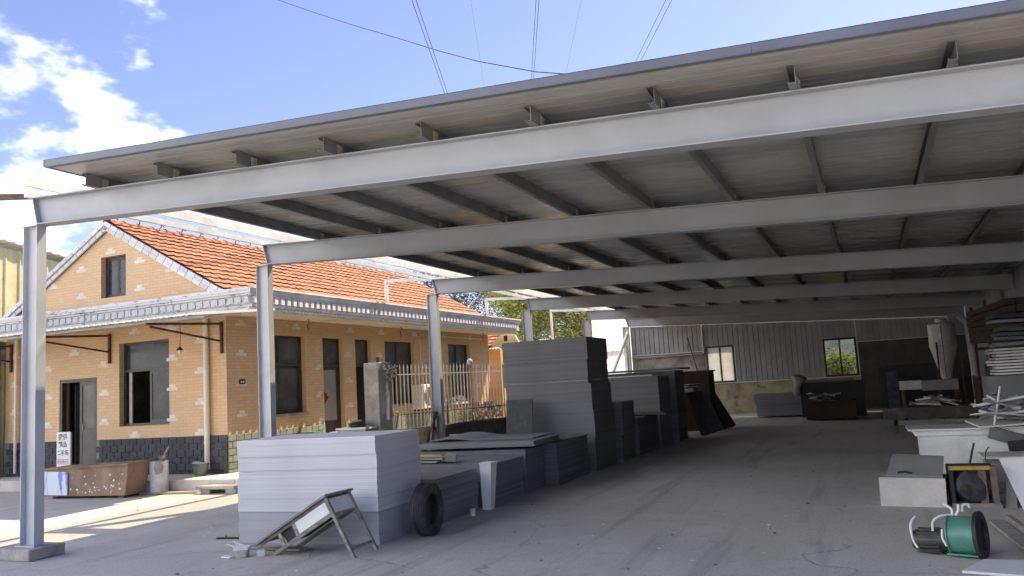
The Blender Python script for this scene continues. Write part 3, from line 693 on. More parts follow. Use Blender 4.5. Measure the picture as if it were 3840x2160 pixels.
# ------------------------------------------------------------------ pipes, lamp, number plate, conduit
def pipe(xp, r, label):
    o = thing('downpipe', label, 'pipe', (xp, HY-.07, .3), 'downpipes on the gable wall')
    MB().tube([(xp, HY-.07, .31), (xp, HY-.07, 3.37)], r, 14).build('tube', cream_pvc, o, smooth=True)
    for z in (.85, 1.52, 2.35):
        MB().lathe([(r+.006, -.03), (r+.006, .03)], (xp, HY-.07, z), 14).build('collar', cream_pvc, o, smooth=True)
pipe(-12.345, .055, 'cream downpipe near the right corner of the gable wall')
pipe(-18.06, .036, 'thin cream downpipe behind the front steel post')
lp = thing('bulb_lamp', 'small bare bulb lamp hanging under the awning beside the downpipe', 'lamp', (-12.75, 12.5, 2.75))
MB().tube([(-12.75, 12.5, 3.28), (-12.74, 12.5, 3.05), (-12.76, 12.5, 2.80)], .006, 5).build('cord', wire_m, lp)
MB().lathe([(.012, .07), (.03, .05), (.075, .0), (.07, -.004)], (-12.76, 12.5, 2.74), 12).build('shade', rust, lp, smooth=True)
MB().lathe([(.02, .03), (.038, -.02), (.025, -.06), (.004, -.07)], (-12.76, 12.5, 2.72), 10).build('bulb', whitepaint, lp, smooth=True)
npz = thing('number_plate', 'small dark house number plate on the ochre side wall', 'plate', (HX, 13.29, 2.03))
MB().box(HX+.006, HX+.016, 13.20, 13.375, 1.985, 2.085).build('plate', dark_m, npz)
MB().box(HX+.0165, HX+.018, 13.235, 13.28, 2.015, 2.05).box(HX+.0165, HX+.018, 13.30, 13.345, 2.015, 2.05).build('mark', whitepaint, npz)
cd = MB().tube([(HX+.02, 20.65, 1.1), (HX+.02, 20.65, 3.15), (HX+.02, 20.68, 3.22), (HX+.02, 20.76, 3.245), (HX+.02, 25.2, 3.225)], .011, 6).build('conduit', cream_pvc)
tag(cd, 'thin cream conduit bent along the top of the side wall', 'conduit')
for j, (yy, lab) in enumerate(((15.05, 'rusty loop of wire hanging from the soffit near the first side window'), (19.05, 'rusty wire hook hanging from the soffit above the iron fence'), (24.2, 'thin loose wire hanging from the far end of the soffit'))):
    o = MB().tube([(-11.5, yy, 3.39), (-11.5, yy+.03, 3.30), (-11.52, yy-.03, 3.24), (-11.51, yy+.02, 3.16), (-11.5, yy-.04, 3.12)], .010, 5).build('wire_hook', rust); tag(o, lab, 'wire', 'wires hanging from the soffit')
# red diamond paper on the door with the luck character
rd_ = thing('door_paper', 'red diamond paper with black writing stuck on the narrow side door', 'poster', (HX-.12, 16.25, 1.6))
MB().prism([(HX-.128, 16.40, 1.60), (HX-.128, 16.15, 1.36), (HX-.128, 16.12, 1.60), (HX-.128, 16.15, 1.84)], (.003, 0, 0)).build('paper', red_paper, rd_)
def text(body, size, M, mat, parent, name='lettering'):
    cu = bpy.data.curves.new(name, 'FONT'); cu.body = body; cu.size = size; cu.align_x = 'CENTER'; cu.align_y = 'CENTER'; cu.offset = size*.012
    o = bpy.data.objects.new('tmp', cu); COL.objects.link(o); bpy.context.view_layer.update()
    dg = bpy.context.evaluated_depsgraph_get(); me = bpy.data.meshes.new_from_object(o.evaluated_get(dg)); bpy.data.objects.remove(o)
    me.materials.clear(); me.materials.append(mat); return inst(name, me, M, parent)
text('\u798f', .2, Matrix.Translation((HX-.1235, 16.24, 1.6)) @ Matrix(((0, 0, 1, 0), (1, 0, 0, 0), (0, 1, 0, 0), (0, 0, 0, 1))), black_ink, rd_)

# ================================================================== THINGS BEFORE THE GABLE
bx = thing('wooden_chest', 'long brown plywood chest with torn poster and flaked paint spots', 'chest', (-13.6, 11.25, 0))
MB().hexa([(-14.72, 10.98, .05), (-12.72, 11.12, .05), (-12.74, 11.62, .05), (-14.74, 11.52, .05)], [(-14.70, 10.98, .54), (-12.64, 11.12, .60), (-12.66, 11.62, .61), (-14.72, 11.52, .55)]).build('body', chest_m, bx)
MB().hexa([(-14.73, 10.95, .541), (-12.60, 11.085, .602), (-12.62, 11.66, .612), (-14.75, 11.56, .552)], [(-14.73, 10.95, .572), (-12.60, 11.085, .632), (-12.62, 11.66, .642), (-14.75, 11.56, .582)]).build('lid', chest_m, bx)
MB().box(-14.6, -14.45, 11.1, 11.5, 0, .05).build('skid', darkconc, bx); MB().box(-13.0, -12.85, 11.2, 11.55, 0, .05).build('skid', darkconc, bx)
def poster_mat():
    b = NB('torn_blue_poster'); v = b.coords((1.0, 1.0, .25)); n = b.noise(5.5, v, 5, .6, .6); n2 = b.noise(2.7, b.coords((1, 1, .6), (4, 0, 2)), 3)
    col = b.mix(b.ramp(n, .42, .5), (.16, .30, .66), (.68, .73, .80)); col = b.mix(b.ramp(n2, .56, .6), col, (.10, .11, .24)); return b.fin(col, .6)
MB().hexa([(-14.70, 10.966, .08), (-14.09, 11.008, .07), (-14.09, 11.012, .07), (-14.70, 10.970, .08)], [(-14.69, 10.966, .52), (-14.06, 11.008, .50), (-14.06, 11.012, .50), (-14.69, 10.970, .52)]).build('poster', poster_mat(), bx)
fl = MB()
for k in range(34):
    t = rnd(.35, .98); zz = .09+abs(random.gauss(.0, .2)) if k % 2 else rnd(.1, .5); zz = min(zz, .5)
    X = -14.72+2.0*t; Yf = 10.98+.14*t-.004; r_ = rnd(.008, .028)
    fl.prism([(X-r_, Yf, zz), (X+rnd(0, .01), Yf+.0007, zz-r_*.8), (X+r_, Yf+.001, zz+r_*.3), (X, Yf, zz+r_)], (0, -.002, 0))
fl.build('paint_flakes', whitepaint, bx, kind='stuff')
sg = thing('sign_board', 'white upright board with black brush writing standing behind the brown chest', 'sign', (-15.09, 11.70, 0))
MB().box(-15.29, -14.895, 11.70, 11.73, .52, 1.228).build('panel', whitepaint, sg)
MB().box(-15.26, -15.21, 11.735, 11.775, 0, 1.2).build('leg', wood_old, sg)
MB().box(-14.98, -14.93, 11.735, 11.775, 0, 1.2).build('leg', wood_old, sg)
def tx(ch, x, z, s, mat=black_ink): text(ch, s, Matrix.Translation((x-.245, 11.698, z-.037)) @ Matrix.Rotation(math.pi/2, 4, 'X') @ Matrix.Rotation(.12, 4, 'Z'), mat, sg)
for ch, x, z, s in (('\u63d0', -14.925, 1.16, .135), ('\u4f9b', -14.80, 1.165, .135), ('\u7cbe', -14.925, 1.01, .13), ('\u54c1', -14.80, 1.01, .12), ('\u4e8c', -14.97, .845, .11), ('\u624b', -14.865, .84, .12), ('\u8f66', -14.75, .845, .125)): tx(ch, x, z, s)
m = MB()
for x0, x1 in ((-15.255, -15.125), (-15.105, -14.95)):
    for a, b, c_, d_ in ((x0, x1, .678, .686), (x0, x1, .588, .596), (x0, x0+.008, .596, .678), (x1-.008, x1, .596, .678)): m.box(a, b, 11.6975, 11.6995, c_, d_)
    for q in range(3): m.box(x0+.02+q*.035, x0+.028+q*.035, 11.6975, 11.6995, .608, .663)
    m.box(x0+.018, x1-.02, 11.6972, 11.6994, .631, .640)
m.build('red_stamps', red_ink, sg, kind='stuff')
bk = thing('plastic_drum', 'white plastic drum with a torn cloth and broom head standing by the ledge', 'drum', (-12.54, 11.74, 0))
MB().lathe([(.155, 0), (.165, .02), (.170, .30), (.166, .585), (.172, .60), (.160, .60), (.155, .05), (.0, .05)], (-12.54, 11.74, .0), 28).build('body', plastic_w, bk, smooth=True)
m = MB(); rag = [(-12.47, 11.57, .585), (-12.38, 11.62, .59), (-12.34, 11.66, .52), (-12.335, 11.63, .40), (-12.42, 11.565, .36), (-12.475, 11.555, .47)]
m.prism(rag, (.012, -.012, .004)); m.build('cloth', sack_m, bk)
m = MB()
for k in range(26):
    a = rnd(0, 6.28); m.tube([(-12.46+rnd(-.06, .06), 11.72+rnd(-.05, .05), .58), (-12.44+.05*math.cos(a)+rnd(-.03, .05), 11.72+.05*math.sin(a), .66+rnd(0, .05))], .007, 4)
m.tube([(-12.46, 11.72, .55), (-12.36, 11.70, .72), (-12.22, 11.68, .88)], .013, 6); m.build('broom', wood_pale, bk)
gt = thing('plastic_tub', 'small green-grey plastic tub on the ledge behind the white drum', 'tub', (-12.25, 12.5, .228))
MB().lathe([(.12, 0), (.15, .22), (.16, .235), (.14, .235), (.11, .02), (0, .02)], (-12.25, 12.5, .23), 20).build('body', pmat('grey_green_plastic', (.14, .17, .155), .5), gt, smooth=True)
MB().obox((-12.25, 12.48, .475), (.25, .16, .02), RM(.1, .2, .5)).build('scrap', plastic_w, gt)
sl_ = thing('stepping_slab', 'broken pale concrete slab resting on two blocks by the house corner', 'slab', (-11.1, 11.75, 0))
MB().prism([(-11.50, 11.60, .085), (-10.62, 11.62, .085), (-10.60, 11.93, .085), (-11.30, 11.93, .085), (-11.47, 11.80, .085)], (0, 0, .055)).build('slab', concrete, sl_, bevel=.006)
for x0, x1 in ((-11.44, -11.22), (-10.86, -10.62)): MB().box(x0, x1, 11.66, 11.90, 0, .084).build('block', concrete, sl_, bevel=.006)
o = MB().bar((-12.6, 11.58, .02), (-11.55, 11.72, .03), .09, .03).build('loose_plank', wood_pale); tag(o, 'pale plank lying on the ground left of the stepping slab', 'plank')
o = MB().bar((-19.3, 11.2, .02), (-15.6, 10.35, .02), .07, .035).build('kerb_strip', concrete); tag(o, 'thin pale concrete strip on the ground behind the front steel post', 'kerb')

# adjoining shed at the far left
sh = thing('lean_to_shed', 'dark open concrete shed adjoining the left end of the ochre house', 'shed', (-20.5, 12.9, 0))
MB().box(-23.0, HL-.02, 12.2, 12.45, 0, 1.02).build('low_wall', darkconc, sh)
MB().box(-23.0, HL-.02, 16.0, 16.2, 0, 3.2).build('rear_wall', darkconc, sh)
MB().box(-23.0, HL-.35, 12.0, 16.2, 3.2, 3.38).build('roof', concrete, sh)
MB().box(-19.0, HL-.02, 12.5, 12.75, 1.05, 3.19).build('pier', plaster_g, sh)
MB().box(-22.4, -19.9, 15.9, 15.96, 1.2, 2.3).build('panel', whitepaint, sh)
MB().tube([(-19.6, 12.0, 3.45), (-18.8, 12.3, 3.62), (-18.4, 12.6, 3.75), (-17.9, 12.7, 3.83)], .09, 7).build('tarpaulin', dark_m, sh)
# yellow metal building beyond
yb = thing('yellow_metal_building', 'tall pale yellow corrugated metal building behind the ochre house', 'building', (-24, 18, 0))
def zr_(y): return 6.72-.125*(y-14.35)
y = 12.9; k = 0
while y < 21.5:
    y1 = y+.42; m = MB(); prof = [(y, 0), (y+.16, 0), (y+.19, .035), (y+.23, .035), (y+.26, 0), (y1, 0)]
    xw = -22.0
    A = [(xw+d_, a, 0) for a, d_ in prof]; B = [(xw+d_, a, zr_(a)-.3) for a, d_ in prof]; N = len(prof)
    if y > 13.7: m.add(A+B, [(i, i+1, N+i+1, N+i) for i in range(N-1)]); m.build('panel', ywall, yb)
    y = y1
MB().box(-27, -22.02, 21.5, 21.6, 0, 5.6).box(-27, -26.9, 12.9, 21.5, 0, 6.5).build('rear_wall', ywall, yb)
MB().box(-22.15, -22.03, 13.1, 13.65, 0, 6.4).build('doorway', dark_m, yb)
m = MB(); y = 12.4
while y < 21.8:
    a, b, c_, d_ = y, y+.10, y+.15, y+.28
    for (p, q, h0, h1) in ((a, b, 0, .035), (b, c_, .035, .035), (c_, d_, .035, 0)):
        m.hexa([(-27.2, p, zr_(p)+h0), (-21.82, p, zr_(p)-.15+h0), (-21.82, q, zr_(q)-.15+h1), (-27.2, q, zr_(q)+h1)], [(-27.2, p, zr_(p)+h0+.02), (-21.82, p, zr_(p)-.15+h0+.02), (-21.82, q, zr_(q)-.15+h1+.02), (-27.2, q, zr_(q)+h1+.02)])
    y += .28
m.build('roof', whitesteel, yb)

# ================================================================== FENCE AND PILLAR
FA, FB = V((-9.84, 15.50, 0)), V((-8.40, 22.4, 0)); fd = (FB-FA).normalized(); fn = V((fd.y, -fd.x, 0))
fang = math.atan2(fd.y, fd.x)
fw = thing('fence_wall', 'low dark concrete wall carrying the spiked iron fence', 'wall', FA)
MB().bar(FA+V((0, 0, .40)), FB+V((0, 0, .40)), .20, .80).build('wall', darkconc, fw)
fe = thing('iron_fence', 'white iron fence of spear-tipped bars on the low dark wall', 'fence', FA+V((0, 0, .8)))
for zz in (1.12, 2.02): MB().bar(FA+V((0, 0, zz)), FB+V((0, 0, zz)), .022, .022).build('rail', rust if zz < 1.5 else whitesteel, fe)
pk = MB().box(-.0115, .0115, -.0115, .0115, 0, 1.36).add([(-.03, 0, 1.36), (0, -.008, 1.36), (.03, 0, 1.36), (0, .008, 1.36), (0, 0, 1.47), (0, 0, 1.335)], [(0, 1, 4), (1, 2, 4), (2, 3, 4), (3, 0, 4), (1, 0, 5), (2, 1, 5), (3, 2, 5), (0, 3, 5)]).mesh('bar', pmat('chalky_iron', (.55, .54, .50), .7, .2, 4, 30, .1, dirt=(.2, .13, .08), dirt_amt=.5, dirt_scale=4))
t = .12
while t < (FB-FA).length:
    inst('bar', pk, TM(FA+fd*t+V((0, 0, .802)), RZ(fang)), fe); t += .128
ps = thing('gate_pillar', 'square weathered concrete gate pillar at the near end of the iron fence', 'pillar', FA-fd*.2)
pc = FA-fd*.21
MB().obox(pc+V((0, 0, 1.15)), (.42, .44, 2.30), RZ(fang)).build('shaft', concrete, ps, bevel=.015)
MB().obox(pc+V((.02, 0, 2.36)), (.05, .05, .12), RZ(fang)).build('stub', rust, ps)
lb = FA+fd*3.05+fn*(-.0)
lm = thing('globe_lamp', 'dusty white globe lamp on an iron post in the fence', 'lamp', lb+V((0, 0, .8)))
MB().tube([lb+V((0, .03, .8)), lb+V((0, .03, 2.19))], .022, 8).build('post', rust, lm)
gp = [(.075*math.sin(math.pi*k/10)+.001, -.085*math.cos(math.pi*k/10)) for k in range(11)]
MB().lathe(gp, lb+V((0, .03, 2.28)), 16).build('globe', plastic_w, lm, smooth=True)
# clutter hung on pillar
cl_ = thing('hanging_scraps', 'torn boards and dried straw hanging on the side of the gate pillar', 'scrap', pc+fn*.25)
m = MB()
for k in range(40): m.obox(pc+fn*rnd(.24, .38)+fd*rnd(-.05, .25)+V((0, 0, rnd(1.9, 2.22))), (rnd(.02, .07), rnd(.02, .05), rnd(.02, .07)), RM(rnd(0, 3), rnd(0, 3), rnd(0, 3)))
m.build('straw', pmat('straw', (.38, .35, .30), .9), cl_, kind='stuff')
MB().obox(pc+fn*.26+V((0, 0, 1.72)), (.16, .03, .34), RM(.1, .25, fang+1.2)).build('board', wood_old, cl_)
MB().obox(pc+fn*.27+V((0, 0, 1.35)), (.2, .03, .6), RM(.05, .05, fang+1.2)).build('board', galv_l, cl_)
MB().obox(pc+fn*.45+V((0, -.05, .7)), (.10, .03, 1.1), RM(.0, -.35, fang+1.3)).build('plank', wood_old, cl_)
rb = thing('block_pile', 'pale block with a coil of wire on top in front of the gate pillar', 'block', pc-fd*.5+V((0, 0, 0)))
MB().box(-10.50, -9.80, 14.62, 15.0, 0, .90).build('block', concrete, rb, bevel=.01)
MB().box(-10.52, -9.76, 14.58, 15.02, .902, .94).build('cap', whitepaint, rb)
m = MB()
for k in range(6): m.lathe([(.15+.02*k % .05-.008, 0), (.15+.02*k % .05, .008), (.15+.02*k % .05+.008, 0), (.15+.02*k % .05, -.008)], (-10.12+rnd(-.03, .03), 14.8, .955+.016*k), 18, closed=True)
m.build('wire_coil', rust, rb)
MB().lathe([(.12, 0), (.13, .02), (.10, .045), (0, .05)], (-10.15, 14.82, 1.05), 14).build('dish', concrete, rb, smooth=True)
MB().box(-10.78, -10.60, 14.7, 14.95, 0, .86).build('white_block', plastic_w, rb)
o = MB().box(-11.80, -11.45, 15.0, 15.4, .229, .86).build('green_box', pmat('green_box', (.10, .22, .08), .7)); tag(o, 'small green box against the sun-lightened dado of the side wall', 'box')
# behind the fence
ac = thing('air_conditioner', 'pale outdoor air conditioner unit on the side wall behind the fence', 'air conditioner', (-11.6, 20.55, 1.1))
MB().box(-11.875, -11.55, 20.12, 20.95, 1.12, 1.80).build('casing', whitepaint, ac, bevel=.02)
m = MB()
for k in range(9): m.lathe([(.03+.028*k, -.004), (.034+.028*k, 0), (.03+.028*k, .004), (.026+.028*k, 0)], (-11.545, 20.48, 1.46), 20, Matrix.Rotation(math.pi/2, 3, 'Y'), closed=True)
m.build('grille', dark_m, ac)
MB().box(-11.87, -11.5, 20.2, 20.26, 1.06, 1.115).box(-11.87, -11.5, 20.8, 20.86, 1.06, 1.115).build('bracket', rust, ac)
wp = thing('firewood_pile', 'heap of split firewood on orange bricks against the far side wall', 'woodpile', (-11.3, 23.1, .23))
MB().box(-11.6, -10.95, 22.0, 24.4, .23, .62).build('brick_base', pmat('orange_brick', (.55, .24, .09), .8), wp, bevel=.02)
for r in range(6):
    for k in range(13-r):
        yy = 22.06+r*.09+k*.18+rnd(-.03, .03)
        MB().tube([(-11.55+rnd(-.03, .1), yy, .69+r*.085), (-10.95+rnd(-.08, .1), yy+rnd(-.04, .04), .69+r*.085+rnd(-.02, .03))], rnd(.034, .05), 6).build('log', wood_pale if random.random() < .6 else wood_old, wp)
ob = thing('low_bench', 'white bench of clutter standing behind the fence beside the firewood', 'bench', (-11.2, 21.3, .23))
MB().box(-11.4, -10.9, 20.9, 21.7, 1.18, 1.23).build('top', plastic_w, ob)
for xx, yy in ((-11.35, 20.95), (-10.95, 20.95), (-11.35, 21.65), (-10.95, 21.65)): MB().box(xx-.02, xx+.02, yy-.02, yy+.02, .23, 1.18).build('leg', wood_old, ob)
for k in range(9): MB().obox((rnd(-11.35, -10.95), rnd(20.95, 21.65), 1.28+rnd(0, .08)), (rnd(.08, .2), rnd(.08, .2), rnd(.06, .16)), RZ(rnd(0, 2))).build('pot', random.choice((plastic_w, concrete, board_l)), ob)
o = MB().tube([(-10.7, 19.9, 0), (-10.72, 20.0, .8), (-10.66, 20.02, 1.5), (-10.68, 20.1, 2.0)], [.05, .045, .035, .02], 7).build('bare_stem', bark); tag(o, 'pale bare stem growing behind the fence', 'stem')
tl_ = thing('leaning_timbers', 'bundle of dark timbers and tools leaning on the third steel post', 'timber', (-8.95, 15.9, 0))
for k in range(7): MB().bar((-9.25+.10*k, 15.85+rnd(-.1, .1), 0), (-9.1+rnd(-.1, .12), 16.32, rnd(.75, 1.3)), rnd(.03, .06), rnd(.03, .05)).build('timber', random.choice((wood_old, rust)), tl_)
ss = thing('scrap_boards', 'loose dark boards piled on the ground in front of the fence wall', 'boards', (-8.2, 15.6, 0))
for k in range(9): MB().obox((-8.0+rnd(-.3, .3), 15.5+rnd(-.3, .3), .05+.075*k), (rnd(.7, 1.3), rnd(.15, .35), .03), RM(rnd(-.05, .05), rnd(-.06, .06), rnd(-.4, .4))).build('board', random.choice((wood_old, board_dk)), ss)

# small tiled outhouse past the house
sm = thing('small_outhouse', 'small ochre outhouse with a tiled roof past the end of the house', 'outhouse', (-13, 28, 0))
MB().box(-16, -12.0, 26.6, 30.5, 0, 2.95).build('wall', wall_m, sm)
MB().prism([(-12.35, 26.35, 3.0), (-11.1, 26.35, 3.0), (-11.3, 26.35, 3.38), (-11.75, 26.35, 3.5)], (0, .12, 0)).build('gable', soffit_m, sm)
MB().box(-11.72, -11.58, 26.345, 26.36, 3.18, 3.38).build('vent', dark_m, sm)
rf = MB().hexa([(-16.2, 26.3, 2.98), (-12.2, 26.3, 2.98), (-12.2, 28.6, 4.1), (-16.2, 28.6, 4.1)], [(-16.2, 26.3, 3.03), (-12.2, 26.3, 3.03), (-12.2, 28.6, 4.15), (-16.2, 28.6, 4.15)]).build('roof', deck_m, sm)
th2 = math.atan(1.12/2.3); R2 = Matrix(((1, 0, 0), (0, math.cos(th2), -math.sin(th2)), (0, math.sin(th2), math.cos(th2))))
for r in range(8):
    for c_ in range(7): inst('roof_tile', tile_me, TM((-13.95+c_*.25, 26.27+r*.29*math.cos(th2), 3.03+r*.29*math.sin(th2)), R2), rf)

# ================================================================== BOARD STACKS
def stack(label, x0, x1, y0, y1, z1, yaw=0, t=.0196, bundles=None, mats=(board_l,), jit=.005, zbase=0, lean=0.0):
    cx, cy = (x0+x1)/2, (y0+y1)/2; o = thing('board_stack', label, 'stack', (cx, cy, zbase), 'stacks of grey boards under the canopy')
    n = int((z1-zbase)/t); off = V((0, 0, 0)); R = RZ(yaw); sx, sy = 0, 0; da = 0
    for k in range(n):
        f_ = k/n
        for zb_, dx, dy in (bundles or ()):
            if abs(zbase+k*t-zb_) < t*.5: off = V((dx, dy, 0)); da = rnd(-.006, .006)
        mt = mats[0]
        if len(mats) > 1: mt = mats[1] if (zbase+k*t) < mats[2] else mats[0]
        big = rnd(.008, .022) if random.random() < .08 else 0
        loc = V((cx, cy, zbase+(k+.5)*t))+R @ (off+V((rnd(-jit, jit)-big*.6+lean*f_, rnd(-jit, jit)+big, 0)))
        inst('board', ubox(mt), TM(loc, RZ(yaw+da+rnd(-.002, .002)), (x1-x0, y1-y0, t*.955)), o)
    return o
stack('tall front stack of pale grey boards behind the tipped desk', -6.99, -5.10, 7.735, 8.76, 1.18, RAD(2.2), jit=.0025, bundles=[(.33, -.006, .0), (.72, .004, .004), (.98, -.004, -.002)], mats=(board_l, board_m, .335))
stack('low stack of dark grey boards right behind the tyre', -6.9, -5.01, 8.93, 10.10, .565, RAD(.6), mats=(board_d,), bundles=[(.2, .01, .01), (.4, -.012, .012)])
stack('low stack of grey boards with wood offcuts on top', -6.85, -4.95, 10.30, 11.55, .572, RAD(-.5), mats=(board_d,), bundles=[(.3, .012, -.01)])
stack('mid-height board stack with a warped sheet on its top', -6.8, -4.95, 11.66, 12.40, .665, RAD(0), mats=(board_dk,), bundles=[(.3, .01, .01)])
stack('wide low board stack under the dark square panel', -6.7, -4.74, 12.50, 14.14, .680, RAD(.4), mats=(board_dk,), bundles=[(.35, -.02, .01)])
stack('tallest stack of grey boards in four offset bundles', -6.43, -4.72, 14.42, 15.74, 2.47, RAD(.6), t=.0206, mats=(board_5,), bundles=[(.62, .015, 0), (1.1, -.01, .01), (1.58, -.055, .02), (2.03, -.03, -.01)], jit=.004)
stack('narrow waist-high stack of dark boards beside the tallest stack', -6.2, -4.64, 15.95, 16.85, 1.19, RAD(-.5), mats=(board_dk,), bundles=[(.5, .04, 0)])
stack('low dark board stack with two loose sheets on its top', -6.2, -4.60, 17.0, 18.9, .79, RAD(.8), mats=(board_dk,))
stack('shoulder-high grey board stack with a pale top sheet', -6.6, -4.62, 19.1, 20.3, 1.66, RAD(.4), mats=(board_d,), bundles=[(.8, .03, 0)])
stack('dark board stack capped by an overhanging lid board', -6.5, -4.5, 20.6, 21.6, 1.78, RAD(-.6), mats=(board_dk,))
stack('furthest grey board stack low against the back wall', -3.66, -2.14, 29.25, 30.4, .81, RAD(-1.0), mats=(board_d,), bundles=[(.47, -.05, 0)], zbase=.06)
def sheet(name, label, cat, pts, th_, mat):
    m = MB(); a = [V(p) for p in pts]; m.prism(a, (0, 0, th_)); return tag(m.build(name, mat), label, cat)
# the curled sheets across the two middle stacks
def warped(name, label, x0, x1, y0, y1, z, amp, mat, th_=.02, rz=0):
    m = MB(); n = 14; R = RZ(rz); c = V(((x0+x1)/2, (y0+y1)/2, 0)); P = []
    for j in (0, 1):
        for side in (0, 1):
            for i in range(n+1):
                u = i/n; zz = z+amp*math.sin(u*math.pi*1.6+.4)*(.4+.6*side)+amp*.35*math.sin(u*9)
                P.append(c+R @ V((x0+(x1-x0)*u-c.x, (y0, y1)[side]-c.y, 0))+V((0, 0, max(z, zz)+th_*j)))
    N = n+1
    fs = []
    for i in range(n):
        fs += [(i, i+1, N+i+1, N+i), (2*N+i, 3*N+i, 3*N+i+1, 2*N+i+1), (i, 2*N+i, 2*N+i+1, i+1), (N+i, N+i+1, 3*N+i+1, 3*N+i)]
    fs += [(0, N, 3*N, 2*N), (n, 2*N+n, 3*N+n, N+n)]
    m.add(P, fs); o = m.build(name, mat); return tag(o, label, 'board')
ws = stack('short pile of sheets bridging the two middle board stacks', -6.85, -4.86, 11.70, 13.0, .775, RAD(3), t=.0135, mats=(board_d,), jit=.012, zbase=.69)
warped('warped_sheet', 'warped top sheet curling over the middle board stacks', -6.85, -5.05, 12.1, 13.2, .779, .05, board_d, .012, RAD(4))
warped('warped_sheet', 'ragged warped sheet on the wide low board stack', -5.9, -4.72, 12.95, 14.1, .682, .035, board_dk, .012, RAD(-2))
o = MB().obox((-6.0, 14.0, 1.03), (.53, .022, .67), RM(-.10, 0, 0)).build('square_panel', pmat('chipped_black_board', (.03, .033, .04), .6, .3, 5, 40, .1, dirt=(.16, .16, .16), dirt_amt=.25, dirt_scale=14)); tag(o, 'dark square panel with chipped edges leaning on the tallest stack', 'panel')
o = MB().obox((-5.15, 15.1, 1.60+.012), (.9, 1.33, .018), RZ(.01)).build('spacer_board', board_dk)
bpy.data.objects.remove(o)
o = MB().box(-6.4, -4.74, 19.2, 20.2, 1.664, 1.69).build('top_sheet', whitepaint); tag(o, 'pale sheet lying on the shoulder-high board stack', 'sheet')
o = MB().box(-6.6, -4.33, 20.5, 21.7, 1.786, 1.83).build('lid_board', board_dk); tag(o, 'dark overhanging board lying on the dark stack at the back', 'board')
for k, lab in enumerate(('grey sheet lying askew on the low dark stack', 'brown-edged sheet sliding off the low dark stack')):
    o = MB().obox((-5.2+.25*k, 17.7+.35*k, .80+.05*k), (1.3, 1.2, .03), RM(0, .05*k, .25*k+.1)).build('loose_sheet', (board_d, wood_old)[k]); tag(o, lab, 'sheet')
# offcuts
oc = thing('wood_offcuts', 'small heap of pale wood offcuts on a low board stack', 'offcuts', (-6.0, 10.8, .575))
for k in range(9):
    MB().obox((-6.15+rnd(-.15, .12), 10.75+rnd(-.2, .2), .60+.022*(k//2)), (rnd(.5, .8), rnd(.05, .09), .024), RM(0, rnd(-.02, .02), rnd(-.12, .12))).build('offcut', wood_pale if k % 3 else wood_old, oc)
MB().obox((-5.72, 10.72, .65), (.16, .22, .09), RM(.1, .1, .4)).build('block', concrete, oc)
wpz = thing('plastic_planter', 'tall narrow white plastic bin standing against the low stack', 'bin', (-4.90, 10.15, 0))
MB().hexa([(-4.945, 10.10, 0), (-4.825, 10.10, 0), (-4.825, 10.22, 0), (-4.945, 10.22, 0)], [(-4.94, 10.06, .60), (-4.775, 10.06, .60), (-4.775, 10.26, .60), (-4.94, 10.26, .60)]).build('body', bin_m, wpz)
MB().box(-4.942, -4.765, 10.05, 10.27, .601, .625).build('rim', bin_m, wpz)
o = MB().lathe([(.032, 0), (.038, .09), (.034, .09), (.028, .008), (0, .008)], (-4.86, 9.63, 0), 14).build('paper_cup', plastic_w, smooth=True); tag(o, 'small white cup standing on the ground near the low stack', 'cup')

# ================================================================== TYRE
ty = thing('tyre', 'worn black car tyre leaning upright against the front board stack', 'tyre', (-4.80, 8.30, 0))
TR, TWd = .293, .185; Mt = RM(0, 0, RAD(-64)) @ Matrix.Rotation(math.pi/2, 3, 'X') 
tcen = V((-4.80, 8.36, TR-.002))
tax = V((.995, .09, .03)).normalized(); tay = V((0, 0, 1)).cross(tax).normalized(); Mt = Matrix((tay, tax.cross(tay), tax)).transposed()
prof = [(.175, -.070), (.19, -.082), (.235, -.0925), (.270, -.086), (.286, -.070)]
for zc in (-.045, -.015, .015, .045):
    prof += [(.2925, zc-.011), (.2925, zc+.008), (.284, zc+.010), (.284, zc+.017)]
prof += [(.2925, .062), (.286, .070), (.270, .086), (.235, .0925), (.19, .082), (.175, .070), (.17, .055), (.20, .04), (.262, .05), (.270, 0), (.262, -.05), (.20, -.04), (.17, -.055)]
MB().lathe(prof, tcen, 56, Mt, closed=True).build('carcass', rubber, ty, smooth=True)
m = MB()
for k in range(70):
    a = 2*math.pi*k/70
    for zc in (-.075, .075):
        p = Mt @ V((.283*math.cos(a), .283*math.sin(a), zc)); q = Mt @ V((.291*math.cos(a+.04), .291*math.sin(a+.04), zc*.86)); m.bar(tcen+p, tcen+q, .006, .012)
m.build('shoulder_tread', rubber, ty, kind='stuff')

# ================================================================== TIPPED DESK
dk = thing('tipped_desk', 'old wooden desk tipped over on its two right legs before the front stack', 'desk', (-5.6, 7.35, 0))
U, Wd = V((.874, 0, .486)), V((.486, 0, -.874)); O0 = V((-6.20, 0, .112)); DY0, DY1 = 7.12, 7.56
Rd = Matrix((U, V((0, 1, 0)), Wd)).transposed()
def dbox(u0, u1, y0, y1, w0, w1, nm, mat):
    return MB().obox(O0+U*((u0+u1)/2)+Wd*((w0+w1)/2)+V((0, (y0+y1)/2, 0)), (u1-u0, y1-y0, w1-w0), Rd).build(nm, mat, dk)
dbox(-.01, 1.06, DY0-.03, DY1+.03, -.012, .010, 'desk_top', wood_old)
for yy in (DY0, DY1-.032):
    dbox(1.0, 1.035, yy, yy+.035, .011, .735, 'leg', wood_old)
    dbox(.02, .995, yy+.004, yy+.028, .011, .045, 'rail', wood_old)
    dbox(.00, .995, yy+.004, yy+.028, .175, .215, 'rail', wood_old)
